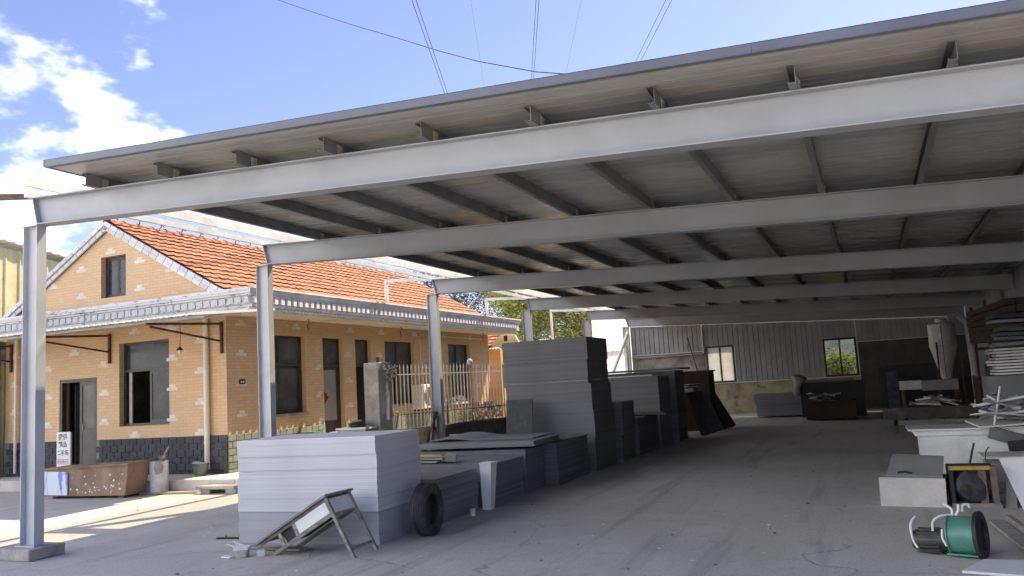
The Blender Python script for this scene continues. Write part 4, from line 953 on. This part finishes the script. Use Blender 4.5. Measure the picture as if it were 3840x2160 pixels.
dbox(.55, .995, DY0+.002, DY0+.016, .047, .173, 'drawer_front', whitepaint)
dbox(.50, .545, DY0+.003, DY0+.02, .046, .174, 'stile', wood_old)
dbox(.29, .33, DY0+.003, DY0+.02, .046, .174, 'stile', wood_old)
dbox(.34, .995, DY0+.03, DY1-.06, .05, .17, 'slot_shade', dark_m)  # black box standing for the shade inside the open drawer slot
dbox(1.002, 1.022, DY0+.037, DY1-.034, .03, .19, 'end_panel', whitepaint)
dbox(1.004, 1.026, DY0+.037, DY1-.034, .19, .215, 'end_rail', wood_old)
dbox(1.004, 1.028, DY0+.037, DY1-.034, .58, .61, 'stretcher', wood_old)
o = MB().bar((-6.62, 7.42, .015), (-5.75, 7.32, .03), .12, .025).build('fallen_rail', wood_old); tag(o, 'loose wooden rail lying on the ground under the tipped desk', 'plank')
# debris by the desk
db = thing('brick_rubble', 'broken brick and white plastic fittings on the ground left of the desk', 'rubble', (-6.3, 7.0, 0))
MB().obox((-6.29, 7.0, .035), (.12, .09, .07), RZ(.3)).build('brick', concrete, db, bevel=.008)
MB().obox((-6.33, 7.03, .088), (.16, .10, .035), RM(.1, .06, .4)).build('fitting', whitepaint, db)
m = MB(); 
for a, b in (((-6.42, 7.06, .085), (-6.56, 7.05, .12)), ((-6.56, 7.05, .12), (-6.52, 7.12, .13)), ((-6.52, 7.12, .13), (-6.38, 7.12, .095))): m.bar(a, b, .014, .01)
m.build('wire_frame', whitepaint, db)
MB().obox((-6.12, 7.08, .03), (.08, .07, .06), RZ(.7)).build('fitting', whitepaint, db)
MB().obox((-6.44, 6.93, .012), (.14, .05, .012), RM(.05, 0, -.2)).build('strip', whitepaint, db)
o = MB().bar((-7.45, 7.85, .012), (-7.02, 7.92, .012), .03, .018).build('iron_bar', dark_m); tag(o, 'short dark iron bar on the ground left of the front stack', 'bar')
lit = MB()
for k in range(120):
    X, Y = rnd(-11.5, 2.5), rnd(3.5, 16)
    if -7.1 < X < -4.5 and Y > 7.4: continue
    r_ = rnd(.004, .017); lit.obox((X, Y, r_*.35), (r_*2, r_*rnd(.8, 2), r_), RM(rnd(-.3, .3), rnd(-.3, .3), rnd(0, 3)))
o = lit.build('floor_litter', pmat('litter', (.22, .21, .20), .9, .4, 20, 30), kind='stuff'); o['label'] = 'small stones and litter scattered on the yard floor'; o['category'] = 'litter'
chip = MB()
for k in range(60):
    X, Y = rnd(-10, -1), rnd(4, 10)
    if -7.1 < X < -4.5 and Y > 7.0: continue
    r_ = rnd(.008, .03); chip.obox((X, Y, .003), (r_*2, r_, .004), RZ(rnd(0, 3)))
o = chip.build('paper_scraps', plastic_w, kind='stuff'); o['label'] = 'white paper and plastic scraps on the yard floor'; o['category'] = 'litter'
# broken-up patch of floor in front
pt = MB()
for k in range(260):
    a, r0 = rnd(0, 6.28), abs(random.gauss(0, .45)); X, Y = -2.75+r0*math.cos(a)*1.1, 4.78+r0*math.sin(a)*.34
    r_ = rnd(.006, .03); pt.obox((X, Y, r_*.25), (r_*2, r_*1.6, r_*.8), RM(rnd(-.4, .4), rnd(-.4, .4), rnd(0, 3)))
o = pt.build('broken_floor_patch', darkconc, kind='stuff'); o['label'] = 'crumbled dark concrete patch in the floor near the camera'; o['category'] = 'rubble'

# ================================================================== RIGHT SIDE
wb = thing('open_box', 'pale open wooden box with its grey lid tipped back', 'box', (.33, 10.8, 0))
MB().hexa([(-.03, 10.57, 0), (.645, 10.45, 0), (.70, 10.95, 0), (.02, 11.10, 0)], [(-.025, 10.57, .325), (.66, 10.47, .315), (.72, 10.95, .31), (.03, 11.10, .32)]).build('body', card_w, wb)
MB().hexa([(.06, 10.60, .328), (.64, 10.51, .318), (.70, 10.93, .50), (.155, 11.12, .515)], [(.06, 10.59, .352), (.64, 10.50, .342), (.70, 10.915, .522), (.155, 11.105, .538)]).build('lid', grey_box, wb)
o = MB().tube([(.18, 10.60, .372), (.26, 10.60, .385), (.33, 10.58, .368)], .013, 6).build('dark_offcut', dark_m); tag(o, 'small dark offcut lying on the grey lid of the open box', 'offcut')
mc = thing('crated_motor', 'dark electric motor in a wooden crate beside the open box', 'motor', (.92, 10.55, 0))
MB().box(.70, 1.18, 10.42, 10.85, .0, .05).build('base', wood_old, mc)
MB().box(.70, .74, 10.42, 10.85, .05, .44).build('side', dark_m, mc)
MB().box(1.10, 1.16, 10.40, 10.46, .05, .455).build('post', wood_dusty, mc)
MB().box(.985, 1.06, 10.44, 10.47, .05, .44).build('slat', wood_dusty, mc)
MB().box(.70, 1.16, 10.80, 10.85, .05, .44).build('back', dark_m, mc)
MB().box(.70, 1.12, 10.41, 10.46, .415, .455).build('top_rail', yellow_m, mc)
MB().lathe([(.03, -.15), (.10, -.15), (.165, -.11), (.175, 0), (.175, .12), (.10, .15), (.03, .15)], (.90, 10.55, .225), 24, RM(RAD(80), 0, .3)).build('housing', navy_m, mc, smooth=True)
MB().lathe([(.0, -.04), (.05, -.04), (.06, .02), (.0, .03)], (.84, 10.37, .21), 14, RM(RAD(85), 0, .3)).build('hub', motor_m, mc, smooth=True)
MB().obox((.95, 10.5, .40), (.16, .12, .06), RZ(.3)).build('terminal_box', dark_m, mc)
MB().tube([(.92, 10.55, .44), (.97, 10.6, .60), (1.0, 10.62, .69)], .012, 6).build('handle', dark_m, mc)
MB().tube([(1.12, 10.5, .45), (1.08, 10.52, .52), (1.1, 10.55, .60), (1.14, 10.62, .64)], .006, 5).build('lead', dark_m, mc)
cb = thing('white_cabinet', 'white low cabinet with a ledge top behind the crated motor', 'cabinet', (1.3, 12.8, 0))
MB().box(.54, 2.6, 12.5, 13.2, 0, .63).build('body', whitepaint, cb)
MB().box(.48, 2.6, 12.45, 13.25, .631, .70).build('rail', whitepaint, cb)
MB().box(.40, 2.7, 12.40, 13.30, .701, .725).build('top', plastic_w, cb)
bl_ = thing('blower', 'green drum blower with an oily motor and loose white leads on the floor', 'blower', (.46, 7.95, 0))
ax = V((.56, -.20, .03)).normalized(); ay = V((0, 0, 1)).cross(ax).normalized(); az = ax.cross(ay)
Mb = Matrix((ay, az, ax)).transposed(); c0 = V((.22, 8.06, .105))
MB().lathe([(.03, -.02), (.075, -.01), (.095, .03), (.098, .22), (.085, .27), (.04, .275)], c0, 22, Mb).build('motor_body', motor_m, bl_, smooth=True)
m = MB()
for k in range(16):
    a = 2*math.pi*k/16; m.bar(c0+Mb @ V((.10*math.cos(a), .10*math.sin(a), .04)), c0+Mb @ V((.10*math.cos(a), .10*math.sin(a), .21)), .008, .014)
m.build('fins', motor_m, bl_, kind='stuff')
c1 = c0+ax*.29+V((0, 0, .052))
MB().lathe([(.05, 0), (.165, 0), (.168, .012), (.152, .016), (.150, .195), (.168, .20), (.168, .212), (.05, .212)], c1, 30, Mb).build('drum', green_m, bl_, smooth=True)
MB().lathe([(.06, .213), (.19, .213), (.192, .245), (.13, .25), (.12, .225), (.0, .225)], c1, 30, Mb).build('rim_plate', dark_m, bl_, smooth=True)
MB().obox(c1+ax*.11+V((.0, 0, -.150)), (.25, .20, .012), RZ(-.34)).build('foot', green_m, bl_)
MB().tube([c0+V((.02, .02, -.10)), c0+V((.18, -.05, -.085))], .018, 6).build('foot', motor_m, bl_)
for pts in ([(.24, 8.08, .30), (.195, 8.02, .24), (.20, 7.98, .12), (.23, 7.93, .06)], [(.36, 7.95, .20), (.37, 7.95, .28), (.43, 7.95, .325), (.51, 7.95, .335)], [(.43, 7.92, .22), (.425, 7.9, .15), (.45, 7.88, .09)], [(.52, 7.95, .33), (.52, 7.97, .38), (.47, 8.0, .42)], [(.545, 7.95, .33), (.57, 7.96, .37), (.575, 7.97, .42)], [(.60, 7.97, .36), (.61, 7.98, .41), (.65, 7.99, .415), (.66, 7.98, .39)]):
    MB().tube(smoothpath(pts), .0105, 7).build('lead', plastic_w, bl_, smooth=True)
pl = thing('channel_plank', 'grey timber channel lying on the floor right of the blower', 'plank', (1.1, 8.6, 0))
MB().bar((.99, 9.35, .045), (1.10, 7.85, .045), .13, .03).build('board', wood_old, pl)
MB().bar((1.10, 9.35, .07), (1.20, 7.85, .07), .05, .08).build('edge', wood_old, pl)
MB().box(1.04, 1.22, 7.78, 7.84, .02, .07).build('end', plastic_w, pl)
o = MB().obox((1.15, 8.15, .02), (.5, .9, .02), RZ(.2)).build('dark_sheet', dark_m); bpy.data.objects.remove(o)
o = MB().prism([(.50, 7.30, .004), (1.6, 7.05, .004), (1.7, 7.72, .004), (.70, 7.74, .004)], (0, 0, .02)).build('floor_sheet', board_l); tag(o, 'grey board lying flat on the floor at the bottom right', 'board')
o = MB().prism([(.92, 7.28, .026), (1.7, 7.15, .026), (1.7, 7.5, .026), (1.05, 7.46, .026)], (0, 0, .012)).build('floor_sheet', plastic_w); tag(o, 'pale curved sheet on top of the grey floor board', 'sheet')
# heap of white boards and scraps on the cabinet
hp = thing('scrap_heap', 'heap of white boards and broken panels piled on the white cabinet', 'scrap', (1.7, 12.9, .73))
MB().obox((1.75, 12.75, .775), (1.1, .9, .02), RM(.03, -.04, .1)).build('panel', whitepaint, hp)
MB().obox((1.62, 12.55, .86), (.75, .5, .016), RM(-.1, .12, .3)).build('panel', plastic_w, hp)
MB().obox((1.80, 12.6, .93), (.7, .35, .03), RM(.1, -.08, -.2)).build('panel', plastic_w, hp)
for k in range(44):
    zz = .80+.30*(k/44)+rnd(-.03, .05)
    MB().obox((1.38+rnd(0, .75), 12.62+rnd(-.22, .45), zz), (rnd(.10, .45), rnd(.05, .22), rnd(.012, .03)), RM(rnd(-.35, .35), rnd(-.4, .4), rnd(-1.2, 1.2))).build('offcut', random.choice((plastic_w, wood_old, board_m, board_l, card_w, board_d)), hp)
MB().obox((1.55, 12.36, .60), (.42, .05, .16), RM(.2, .35, .15)).build('torn_panel', board_dk, hp)
MB().obox((1.80, 12.36, .50), (.5, .06, .14), RM(.0, -.1, .0)).build('torn_panel', dark_m, hp)
MB().tube([(1.40, 12.4, .64), (1.55, 12.42, 1.25)], .014, 6).build('stick', plastic_w, hp)
MB().tube([(1.28, 12.5, 1.01), (2.1, 12.45, 1.15)], .018, 6).build('stick', plastic_w, hp)
rc = thing('broken_panel', 'broken grey board slab leaning at the right edge of the frame', 'panel', (1.55, 10.4, 0))
MB().prism([(1.36, 10.35, .0), (1.9, 10.2, .0), (1.9, 10.45, .55), (1.22, 10.6, .52), (1.28, 10.5, .30)], (.02, .05, .01)).build('slab', board_l, rc)
MB().prism([(1.22, 10.48, .0), (1.32, 10.44, .0), (1.36, 10.55, .40), (1.28, 10.58, .46)], (.02, .05, .01)).build('shard', board_dk, rc)
MB().box(1.20, 2.1, 11.5, 11.95, .0, .42).build('crate', plaster_g, rc)
MB().box(1.15, 2.1, 11.42, 12.0, .421, .45).build('crate_lid', plastic_w, rc)
# tall stack of boxes and boards at the right edge
rs = thing('crate_stack', 'tall grey stack of panels and crates at the right edge under the canopy', 'stack', (2.2, 15.3, 0))
MB().box(1.72, 2.9, 15.0, 15.8, 0, 1.33).build('crate', board_d, rs)
for k in range(9): MB().obox((2.42+rnd(-.05, .05), 15.4, 1.36+k*.048), (1.15, .8, .03), RZ(rnd(-.05, .05))).build('board', random.choice((plastic_w, board_l, galv_l)), rs)
for k in range(7): MB().obox((2.5+rnd(-.1, .1), 15.5, 1.84+k*.07), (rnd(.8, 1.2), .7, .05), RM(0, rnd(-.06, .06), rnd(-.1, .1))).build('dark_board', random.choice((dark_m, navy_m, board_dk)), rs)
bw = thing('brown_timber_rack', 'brown timber beams stacked high on a rack along the right wall', 'timber rack', (3.0, 21, 0))
for r in range(6):
    for k in range(4): MB().bar((2.55+k*.17, 17.5+rnd(0, .4), 1.95+r*.14), (2.55+k*.17, 24.5+rnd(-.5, 0), 2.05+r*.14), .15, .12).build('beam', wood_shade, bw)
for yy in (18.2, 20.8, 23.4): MB().box(2.48, 2.54, yy, yy+.06, 0, 2.9).box(3.2, 3.26, yy, yy+.06, 0, 2.9).box(2.545, 3.195, yy, yy+.06, 1.8, 1.88).build('upright', rust, bw)
# long bench with the brown trough
be = thing('long_bench', 'long bench with a dusty brown timber front holding scrap in the shed', 'bench', (1.3, 21.2, 0))
MB().box(.20, 2.4, 20.9, 20.96, .34, .585).build('front_board', wood_dusty, be)
MB().box(.20, 2.4, 20.965, 21.9, .40, .55).build('bed', wood_dusty, be)
MB().box(.42, 2.4, 20.98, 21.04, .20, .30).build('lower_rail', wood_old, be)
for xx in (.42, 2.2):
    for yy in (20.98, 21.8): MB().box(xx, xx+.07, yy, yy+.07, 0, .34).build('leg', wood_dusty, be)
sb = thing('bench_scrap', 'pale broken boards and bags heaped on the long bench', 'scrap', (1.2, 21.4, .56))
for k in range(14): MB().obox((.8+rnd(0, 1.1), 21.25+rnd(-.2, .3), .62+rnd(0, .16)), (rnd(.3, .8), rnd(.08, .25), .03), RM(rnd(-.3, .3), rnd(-.35, .35), rnd(-.5, .5))).build('board', random.choice((sack_m, plastic_w, wood_old)), sb)
gb = thing('grey_machine_box', 'grey metal machine housing under the cyclone cone', 'machine', (1.2, 21.9, .56))
MB().box(.64, 1.12, 22.0, 22.4, .96, 1.17).build('housing', galv_l, gb); MB().box(1.125, 1.9, 22.02, 22.5, .92, 1.16).build('duct', grey_box, gb)
MB().box(.66, .74, 22.05, 22.12, 0, .96).build('stand', rust, gb); MB().box(1.8, 1.88, 22.05, 22.12, 0, .92).build('stand', rust, gb)
cy = thing('dust_cyclone', 'grey sheet metal dust cyclone with a long cone hanging in the shed', 'dust collector', (1.93, 25.3, 0))
MB().lathe([(.12, 0), (.12, .05), (.345, .95), (.345, 1.55), (.30, 1.58), (.14, 1.60), (.14, 1.70)], (1.93, 25.3, 1.05), 30).build('cone', galv_l, cy, smooth=True)
MB().lathe([(.35, -.015), (.36, 0), (.35, .015)], (1.93, 25.3, 2.0), 30).build('seam_ring', galv_l, cy)
MB().box(1.885, 1.90, 24.93, 24.96, 1.15, 2.55).build('seam', rust, cy)
MB().obox((1.86, 24.955, 2.29), (.06, .012, .14)).build('label_tag', whitepaint, cy)
for a in (0, 2.1, 4.2): MB().bar((1.93+.42*math.cos(a), 25.3+.42*math.sin(a), 0), (1.93+.37*math.cos(a), 25.3+.37*math.sin(a), 2.1), .04, .04).build('leg', rust, cy)
MB().tube([(2.1, 25.3, 2.74), (2.35, 25.4, 2.85), (2.6, 25.5, 2.6), (2.65, 25.5, 1.2)], .1, 12).build('pipe', galv_l, cy, smooth=True)

# ================================================================== BACK WALL OF THE SHED
def pz(x): return 3.88-.0058*26.3-.0489*(x+8.94)
bwl = thing('back_wall', 'dark back wall of ribbed metal panels over stained plaster with windows', 'wall', (-3, 33.05, 0))
YB0 = 33.02
bw_open = [(-5.90, -4.80, 1.24, 2.69), (-1.51, -.34, 1.24, 2.66)]
m = MB(); wall(m, -8.93, -6.0, 0, [(-8.93, 2.40), (-6.0, 2.40)], [], lambda u, z, d_: (u, YB0+.02+.2*d_, z)); m.build('plaster', plaster_g, bwl)
MB().box(-8.93, -6.0, YB0-.10, YB0+.22, 2.401, 2.44).build('ledge', concrete, bwl)
MB().box(-8.93, -6.0, YB0-.06, YB0-.02, 2.50, 2.53).build('flashing', whitesteel, bwl)
m = MB(); wall(m, -5.995, -.30, 0, [(-5.995, 1.20), (-.30, 1.20)], [], lambda u, z, d_: (u, YB0+.02+.2*d_, z)); m.build('plaster', plaster_y, bwl)
m = MB(); wall(m, -.295, XR, 0, [(-.295, 2.46), (XR, 2.46)], [], lambda u, z, d_: (u, YB0+.02+.2*d_, z)); m.build('plaster', plaster_k, bwl)
MB().box(-5.99, -.30, YB0-.03, YB0+.018, 1.201, 1.225).build('flashing', whitesteel, bwl)
MB().box(-.29, XR, YB0-.03, YB0+.018, 2.461, 2.485).build('flashing', whitesteel, bwl)
MB().box(-6.0, -5.965, YB0-.08, YB0-.02, 2.45, 3.56).build('corner_trim', whitesteel, bwl)
MB().box(-.33, -.30, YB0-.04, YB0-.005, 2.66, 3.28).build('corner_trim', whitesteel, bwl)
def pan(x0, x1, z0, yo=0, split=()):
    x = x0
    while x < x1-.03:
        xe = min(x+.196, x1); segs = [(z0, pz((x+xe)/2)-.01)]
        for o in bw_open:
            if x+.098 > o[0]-.0 and x+.098 < o[1]: segs = [(z0, o[2]), (o[3], pz(x)-.01)]
        for a, b in segs:
            if b-a < .03: continue
            m = MB(); pr = [(x+.008, .02), (x+.010, 0), (x+.184, 0), (xe-.008, .02)]; N = len(pr)
            A = [(u, YB0+yo+d_, a) for u, d_ in pr]; B = [(u, YB0+yo+d_, b) for u, d_ in pr]
            m.add(A+B, [(i, i+1, N+i+1, N+i) for i in range(N-1)]); m.build('panel', panel_in, bwl)
        x = xe
pan(-8.92, -6.0, 2.54, -.03); pan(-5.965, -.335, 1.23); pan(-.295, XR, 2.49)
m = MB(); wall(m, -8.93, XR, 2.45, [(-8.93, 3.72), (XR, 3.13)], [(o[0], o[1], 2.4501 if o[2] < 2.45 else o[2], o[3]) for o in bw_open], lambda u, z, d_: (u, YB0+.03+.19*d_, z)); 
wall(m, -5.99, -.30, 1.226, [(-5.99, 2.449), (-.30, 2.449)], [(o[0], o[1], o[2], 2.4489) for o in bw_open], lambda u, z, d_: (u, YB0+.03+.19*d_, z)); m.build('backing', galv, bwl)
for i, o in enumerate(bw_open):
    fr = (winframe, dark_m)[i]; y_ = YB0-.02; xm = (o[0]+o[1])/2
    w = MB().box(o[0], o[1], y_, y_+.09, o[2], o[2]+.06).box(o[0], o[1], y_, y_+.09, o[3]-.07, o[3]).box(o[0], o[0]+.07, y_, y_+.09, o[2]+.06, o[3]-.07).box(o[1]-.07, o[1], y_, y_+.09, o[2]+.06, o[3]-.07).box(xm-.03, xm+.03, y_, y_+.08, o[2]+.06, o[3]-.07).build('window', fr, bwl)
    for a, b in ((o[0]+.07, xm-.03), (xm+.03, o[1]-.07)): MB().box(a, b, y_+.045, y_+.05, o[2]+.06, o[3]-.07).build('pane', frost if i == 0 else glass_c, w)
    MB().box(o[1]+.01, o[1]+.04, y_-.01, y_+.03, o[2]-.02, o[3]+.02).build('trim', whitesteel, w)
# right wall of the shed
rw = thing('right_wall', 'dark ribbed metal side wall of the shed on the right', 'wall', (XR+.1, 20, 0))
MB().box(XR+.02, XR+.16, 6.1, 33.2, 0, 1.0).build('plaster', plaster_k, rw)
y = 6.1
while y < 33.1:
    y1 = min(y+.6, 33.2); zt_ = 4.357+cz(XR+.1, y1)
    m = MB(); pr = [(y+.003, 0), (y+.25, 0), (y+.28, .03), (y+.34, .03), (y+.37, 0), (y1-.003, 0)]; N = len(pr)
    m.add([(XR+.03+d_, a, 1.001) for a, d_ in pr]+[(XR+.03+d_, a, zt_) for a, d_ in pr], [(i, i+1, N+i+1, N+i) for i in range(N-1)]); m.build('panel', panel_in, rw); y = y1
MB().box(XR+.07, XR+.15, 6.1, 33.2, 1.001, 3.60).build('backing', galv, rw)
# objects before the back wall
cr_ = thing('brown_crate', 'large brown wooden crate of scrap on the floor near the back wall', 'crate', (-1.2, 27, 0))
MB().box(-1.88, -.46, 26.7, 27.6, .04, .58).build('body', wood_shade, cr_)
for k in range(4): MB().box(-1.89, -.45, 26.675, 26.698, .06+k*.13, .06+k*.13+.12).build('slat', wood_shade, cr_)
for k in range(8): MB().obox((-1.2+rnd(-.4, .4), 27.0+rnd(-.2, .2), .66+rnd(0, .12)), (rnd(.2, .6), rnd(.1, .3), .04), RM(rnd(-.4, .4), rnd(-.5, .5), rnd(0, 3))).build('scrap', random.choice((sack_m, wood_old, board_dk)), cr_)
dc = thing('dark_machine_cabinet', 'black machine cabinet behind the brown crate under the far window', 'cabinet', (-1.2, 28.8, 0))
MB().box(-2.14, -.2, 28.5, 29.2, 0, 1.13).build('body', dark_m, dc); MB().box(-2.1, -.5, 28.45, 29.25, 1.131, 1.2).build('top', board_dk, dc)
sk = thing('sack', 'pale crumpled sack hanging over the black cabinet corner', 'sack', (-2.1, 28.45, .8))
m = MB(); m.lathe([(.05, -.5), (.12, -.42), (.10, -.2), (.20, .02), (.26, .12), (.12, .2)], (-2.15, 28.42, 1.22), 12, RM(0, .25, 0)); m.build('bag', sack_m, sk, smooth=True)
o = MB().box(.45, .75, 26.9, 27.2, 0, 1.35).build('blue_column', navy_m); tag(o, 'dark blue machine column standing beside the brown crate', 'machine')
o = MB().box(.3, 2.3, 28.5, 29.6, 0, 1.55).build('dark_machine', dark_m); tag(o, 'large dark machine block behind the cyclone cone', 'machine')
b7 = thing('brown_cabinet', 'dark brown plywood cabinet behind the board stacks near the window', 'cabinet', (-4.8, 24.4, 0))
MB().box(-5.23, -4.27, 24.0, 24.9, .0, 1.69).build('body', wood_shade, b7); MB().box(-5.27, -4.22, 23.96, 24.94, 1.691, 1.73).build('top', wood_shade, b7)
lt = thing('leaning_boards', 'dark boards leaning against the stacks near the back', 'boards', (-4.5, 24, 0))
for k in range(5): MB().bar((-4.15+.06*k, 22.2+.75*k, 0), (-4.5, 22.5+.7*k, 1.15-.02*k), .26, .025, up=(0, 1, 0)).build('board', dark_m, lt)
for k in range(4): MB().obox((-4.75, 22.6+.2*k, 1.2+.05*k), (.5, .6, .02), RM(rnd(-.1, .1), rnd(-.1, .1), rnd(-.4, .4))).build('sheet', random.choice((plastic_w, board_l)), lt)
o = MB().tube([(-6.55, 32.85, 3.1), (-6.2, 32.7, 1.6)], .022, 6).build('iron_pole', rust); tag(o, 'thin iron pole leaning on the pale plaster of the back wall', 'pole')
for k, (a, b, lab) in enumerate((((-8.86, 32.45, 3.5), (-9.6, 32.4, 1.9), 'white steel brace slanting from the last post'), ((-9.02, 32.5, 2.95), (-8.95, 32.4, 0), 'white upright tube standing beside the last post'))):
    o = MB().tube([a, b], .065, 10).build('white_brace', whitesteel, smooth=True); tag(o, lab, 'brace')
# translucent white wall beyond the last posts
ww = thing('white_sheet_wall', 'bright white corrugated sheet wall beyond the last canopy posts', 'wall', (-11, 33.9, 0))
x = -10.86
while x < -9.2:
    m = MB(); pr = [(x, 0), (x+.10, 0), (x+.12, .02), (x+.16, .02), (x+.18, 0), (x+.36, 0)]; N = len(pr)
    m.add([(a, 33.9+d_, 1.6) for a, d_ in pr]+[(a, 33.9+d_, 4.35) for a, d_ in pr], [(i, i+1, N+i+1, N+i) for i in range(N-1)]); m.build('sheet', frp_wall, ww); x += .365
MB().box(-10.86, -9.2, 33.93, 34.0, 2.75, 2.86).build('rail', whitesteel, ww); MB().box(-10.86, -9.2, 33.88, 34.05, 0, 1.58).build('base', darkconc, ww)
# what the far window looks out on
ow = MB().box(-9, 8, 39.5, 39.8, 0, 5.0).build('neighbour_wall', pmat('beige_render', (.42, .40, .34), .9)); tag(ow, 'beige rendered wall seen through the far window', 'wall')

# ================================================================== TREES
def tree(label, base, h, r, nleaf, mats, seed, spread=1.0, bush=False):
    rr = random.Random(seed); o = thing('leafy_tree' if not bush else 'shrub', label, 'tree' if not bush else 'shrub', base, 'trees beyond the canopy' if not bush else None)
    B = V(base); t = MB(); tips = []
    def limb(p, d_, L, rad, lev):
        pts = [p]; q = p.copy(); dd = d_.normalized()
        for k in range(5):
            dd = (dd+V((rr.uniform(-.22, .22), rr.uniform(-.22, .22), rr.uniform(-.08, .18)))).normalized(); q = q+dd*L/5; pts.append(q.copy())
            if lev < 3 and k > 0:
                for _ in range(2 if lev else 2):
                    a = rr.uniform(0, 6.28); nd_ = (dd*.6+V((math.cos(a), math.sin(a), rr.uniform(-.1, .5)))*.8*spread).normalized()
                    limb(q, nd_, L*rr.uniform(.42, .6), rad*(1-.15*k)*.5, lev+1)
            if lev >= 2: tips.append(q.copy())
        t.tube(pts, [max(.008, rad*(1-.16*i)) for i in range(6)], 5 if lev else 8, cap=False)
    limb(B, V((0, 0, 1)), h*.62, r*.045+.03, 0)
    t.build('trunk', bark, o)
    lm_ = [MB() for _ in mats]
    for k in range(nleaf):
        c = rr.choice(tips)+V((rr.gauss(0, .26), rr.gauss(0, .26), rr.gauss(0, .2)))
        mi = min(len(mats)-1, int(abs(rr.gauss(0, .5))*len(mats)+(.9 if c.z < B.z+h*.5 else 0))) if len(mats) > 1 else 0
        m = lm_[mi]; s = rr.uniform(.05, .105); a = V((rr.gauss(0, 1), rr.gauss(0, 1), rr.gauss(0, .6))).normalized(); b = a.cross(V((rr.gauss(0, 1), rr.gauss(0, 1), rr.gauss(0, 1)))).normalized()
        kk = len(m.v); m.v += [c-a*s, c+b*s*.42, c+a*s, c-b*s*.42]; m.f.append((kk, kk+1, kk+2, kk+3))
    for m, mt in zip(lm_, mats):
        if m.v: 
            m.v = [x-B for x in m.v]; me = m.mesh('crown', mt); oo = bpy.data.objects.new('crown', me); COL.objects.link(oo); oo.parent = o; oo['kind'] = 'stuff'
tree('sparse grey-green tree rising behind the far end of the tiled roof', (-21.5, 44, 0), 10.5, 3, 6000, (leaf_c, leaf_a), 3)
tree('tall tree with dark thin foliage left of the third post', (-18.6, 42, 0), 9.0, 3, 6000, (leaf_c, leaf_a, leaf_b), 5)
tree('bright yellow-green tree seen between the third and fourth posts', (-15.6, 40, 0), 7.8, 3, 9500, (leaf_b, leaf_a, leaf_b), 8)
tree('bright leafy tree seen just left of the white sheet wall', (-13.6, 41.5, 0), 7.6, 3, 9000, (leaf_b, leaf_a, leaf_c), 13)
tree('thin dark tree behind the bright trees', (-16.8, 48, 0), 9.0, 3, 5000, (leaf_c, leaf_a), 21)
tree('sunlit yellow-green bush seen through the far window', (-1.3, 37.6, 0), 2.3, 1.5, 5000, (leaf_b, leaf_a), 31, 1.4, True)

# ================================================================== WIRES
WD = V((-.386, .917, .100))
wires = [((-22.695, 42.409, 22.183), .02, 'left wire of the left overhead pair'), ((-22.50, 42.49, 22.17), .02, 'right wire of the left overhead pair'), ((-16.86, 44.91, 22.2), .018, 'left wire of the close middle overhead pair'), ((-16.72, 44.97, 22.19), .018, 'right wire of the close middle overhead pair'),
         ((-10.47, 47.65, 22.15), .016, 'left wire of the right overhead pair'), ((-10.18, 47.78, 22.13), .016, 'right wire of the right overhead pair'), ((-35.94, 78.42, 38.78), .012, 'faint high wire between the left and middle pairs'), ((-26.53, 82.53, 38.17), .012, 'faint high wire between the middle and right pairs')]
for p, r_, lab in wires:
    p = V(p); o = MB().tube([p+WD*(t_*12.0) for t_ in range(-7, 13)], r_, 5).build('power_line', wire_m); tag(o, lab, 'power line', 'overhead power lines')
o = MB().tube([(-12.5, 11.6, 11.2), (-9.514, 10.757, 8.954), (-8.343, 10.37, 8.197), (-7.246, 9.943, 7.511), (-6.224, 9.476, 6.878), (-5.278, 8.97, 6.293), (-4.411, 8.429, 5.729), (-3.62, 7.848, 5.215), (-2.726, 7.309, 4.717), (-1.945, 6.71, 4.307), (-1.52, 6.02, 4.085), (-1.50, 5.97, 4.06)], .0055, 6).build('service_cable', pmat('purple_brown_cable', (.06, .045, .05), .6)); tag(o, 'dark sagging service cable running to the front edge of the canopy', 'cable')
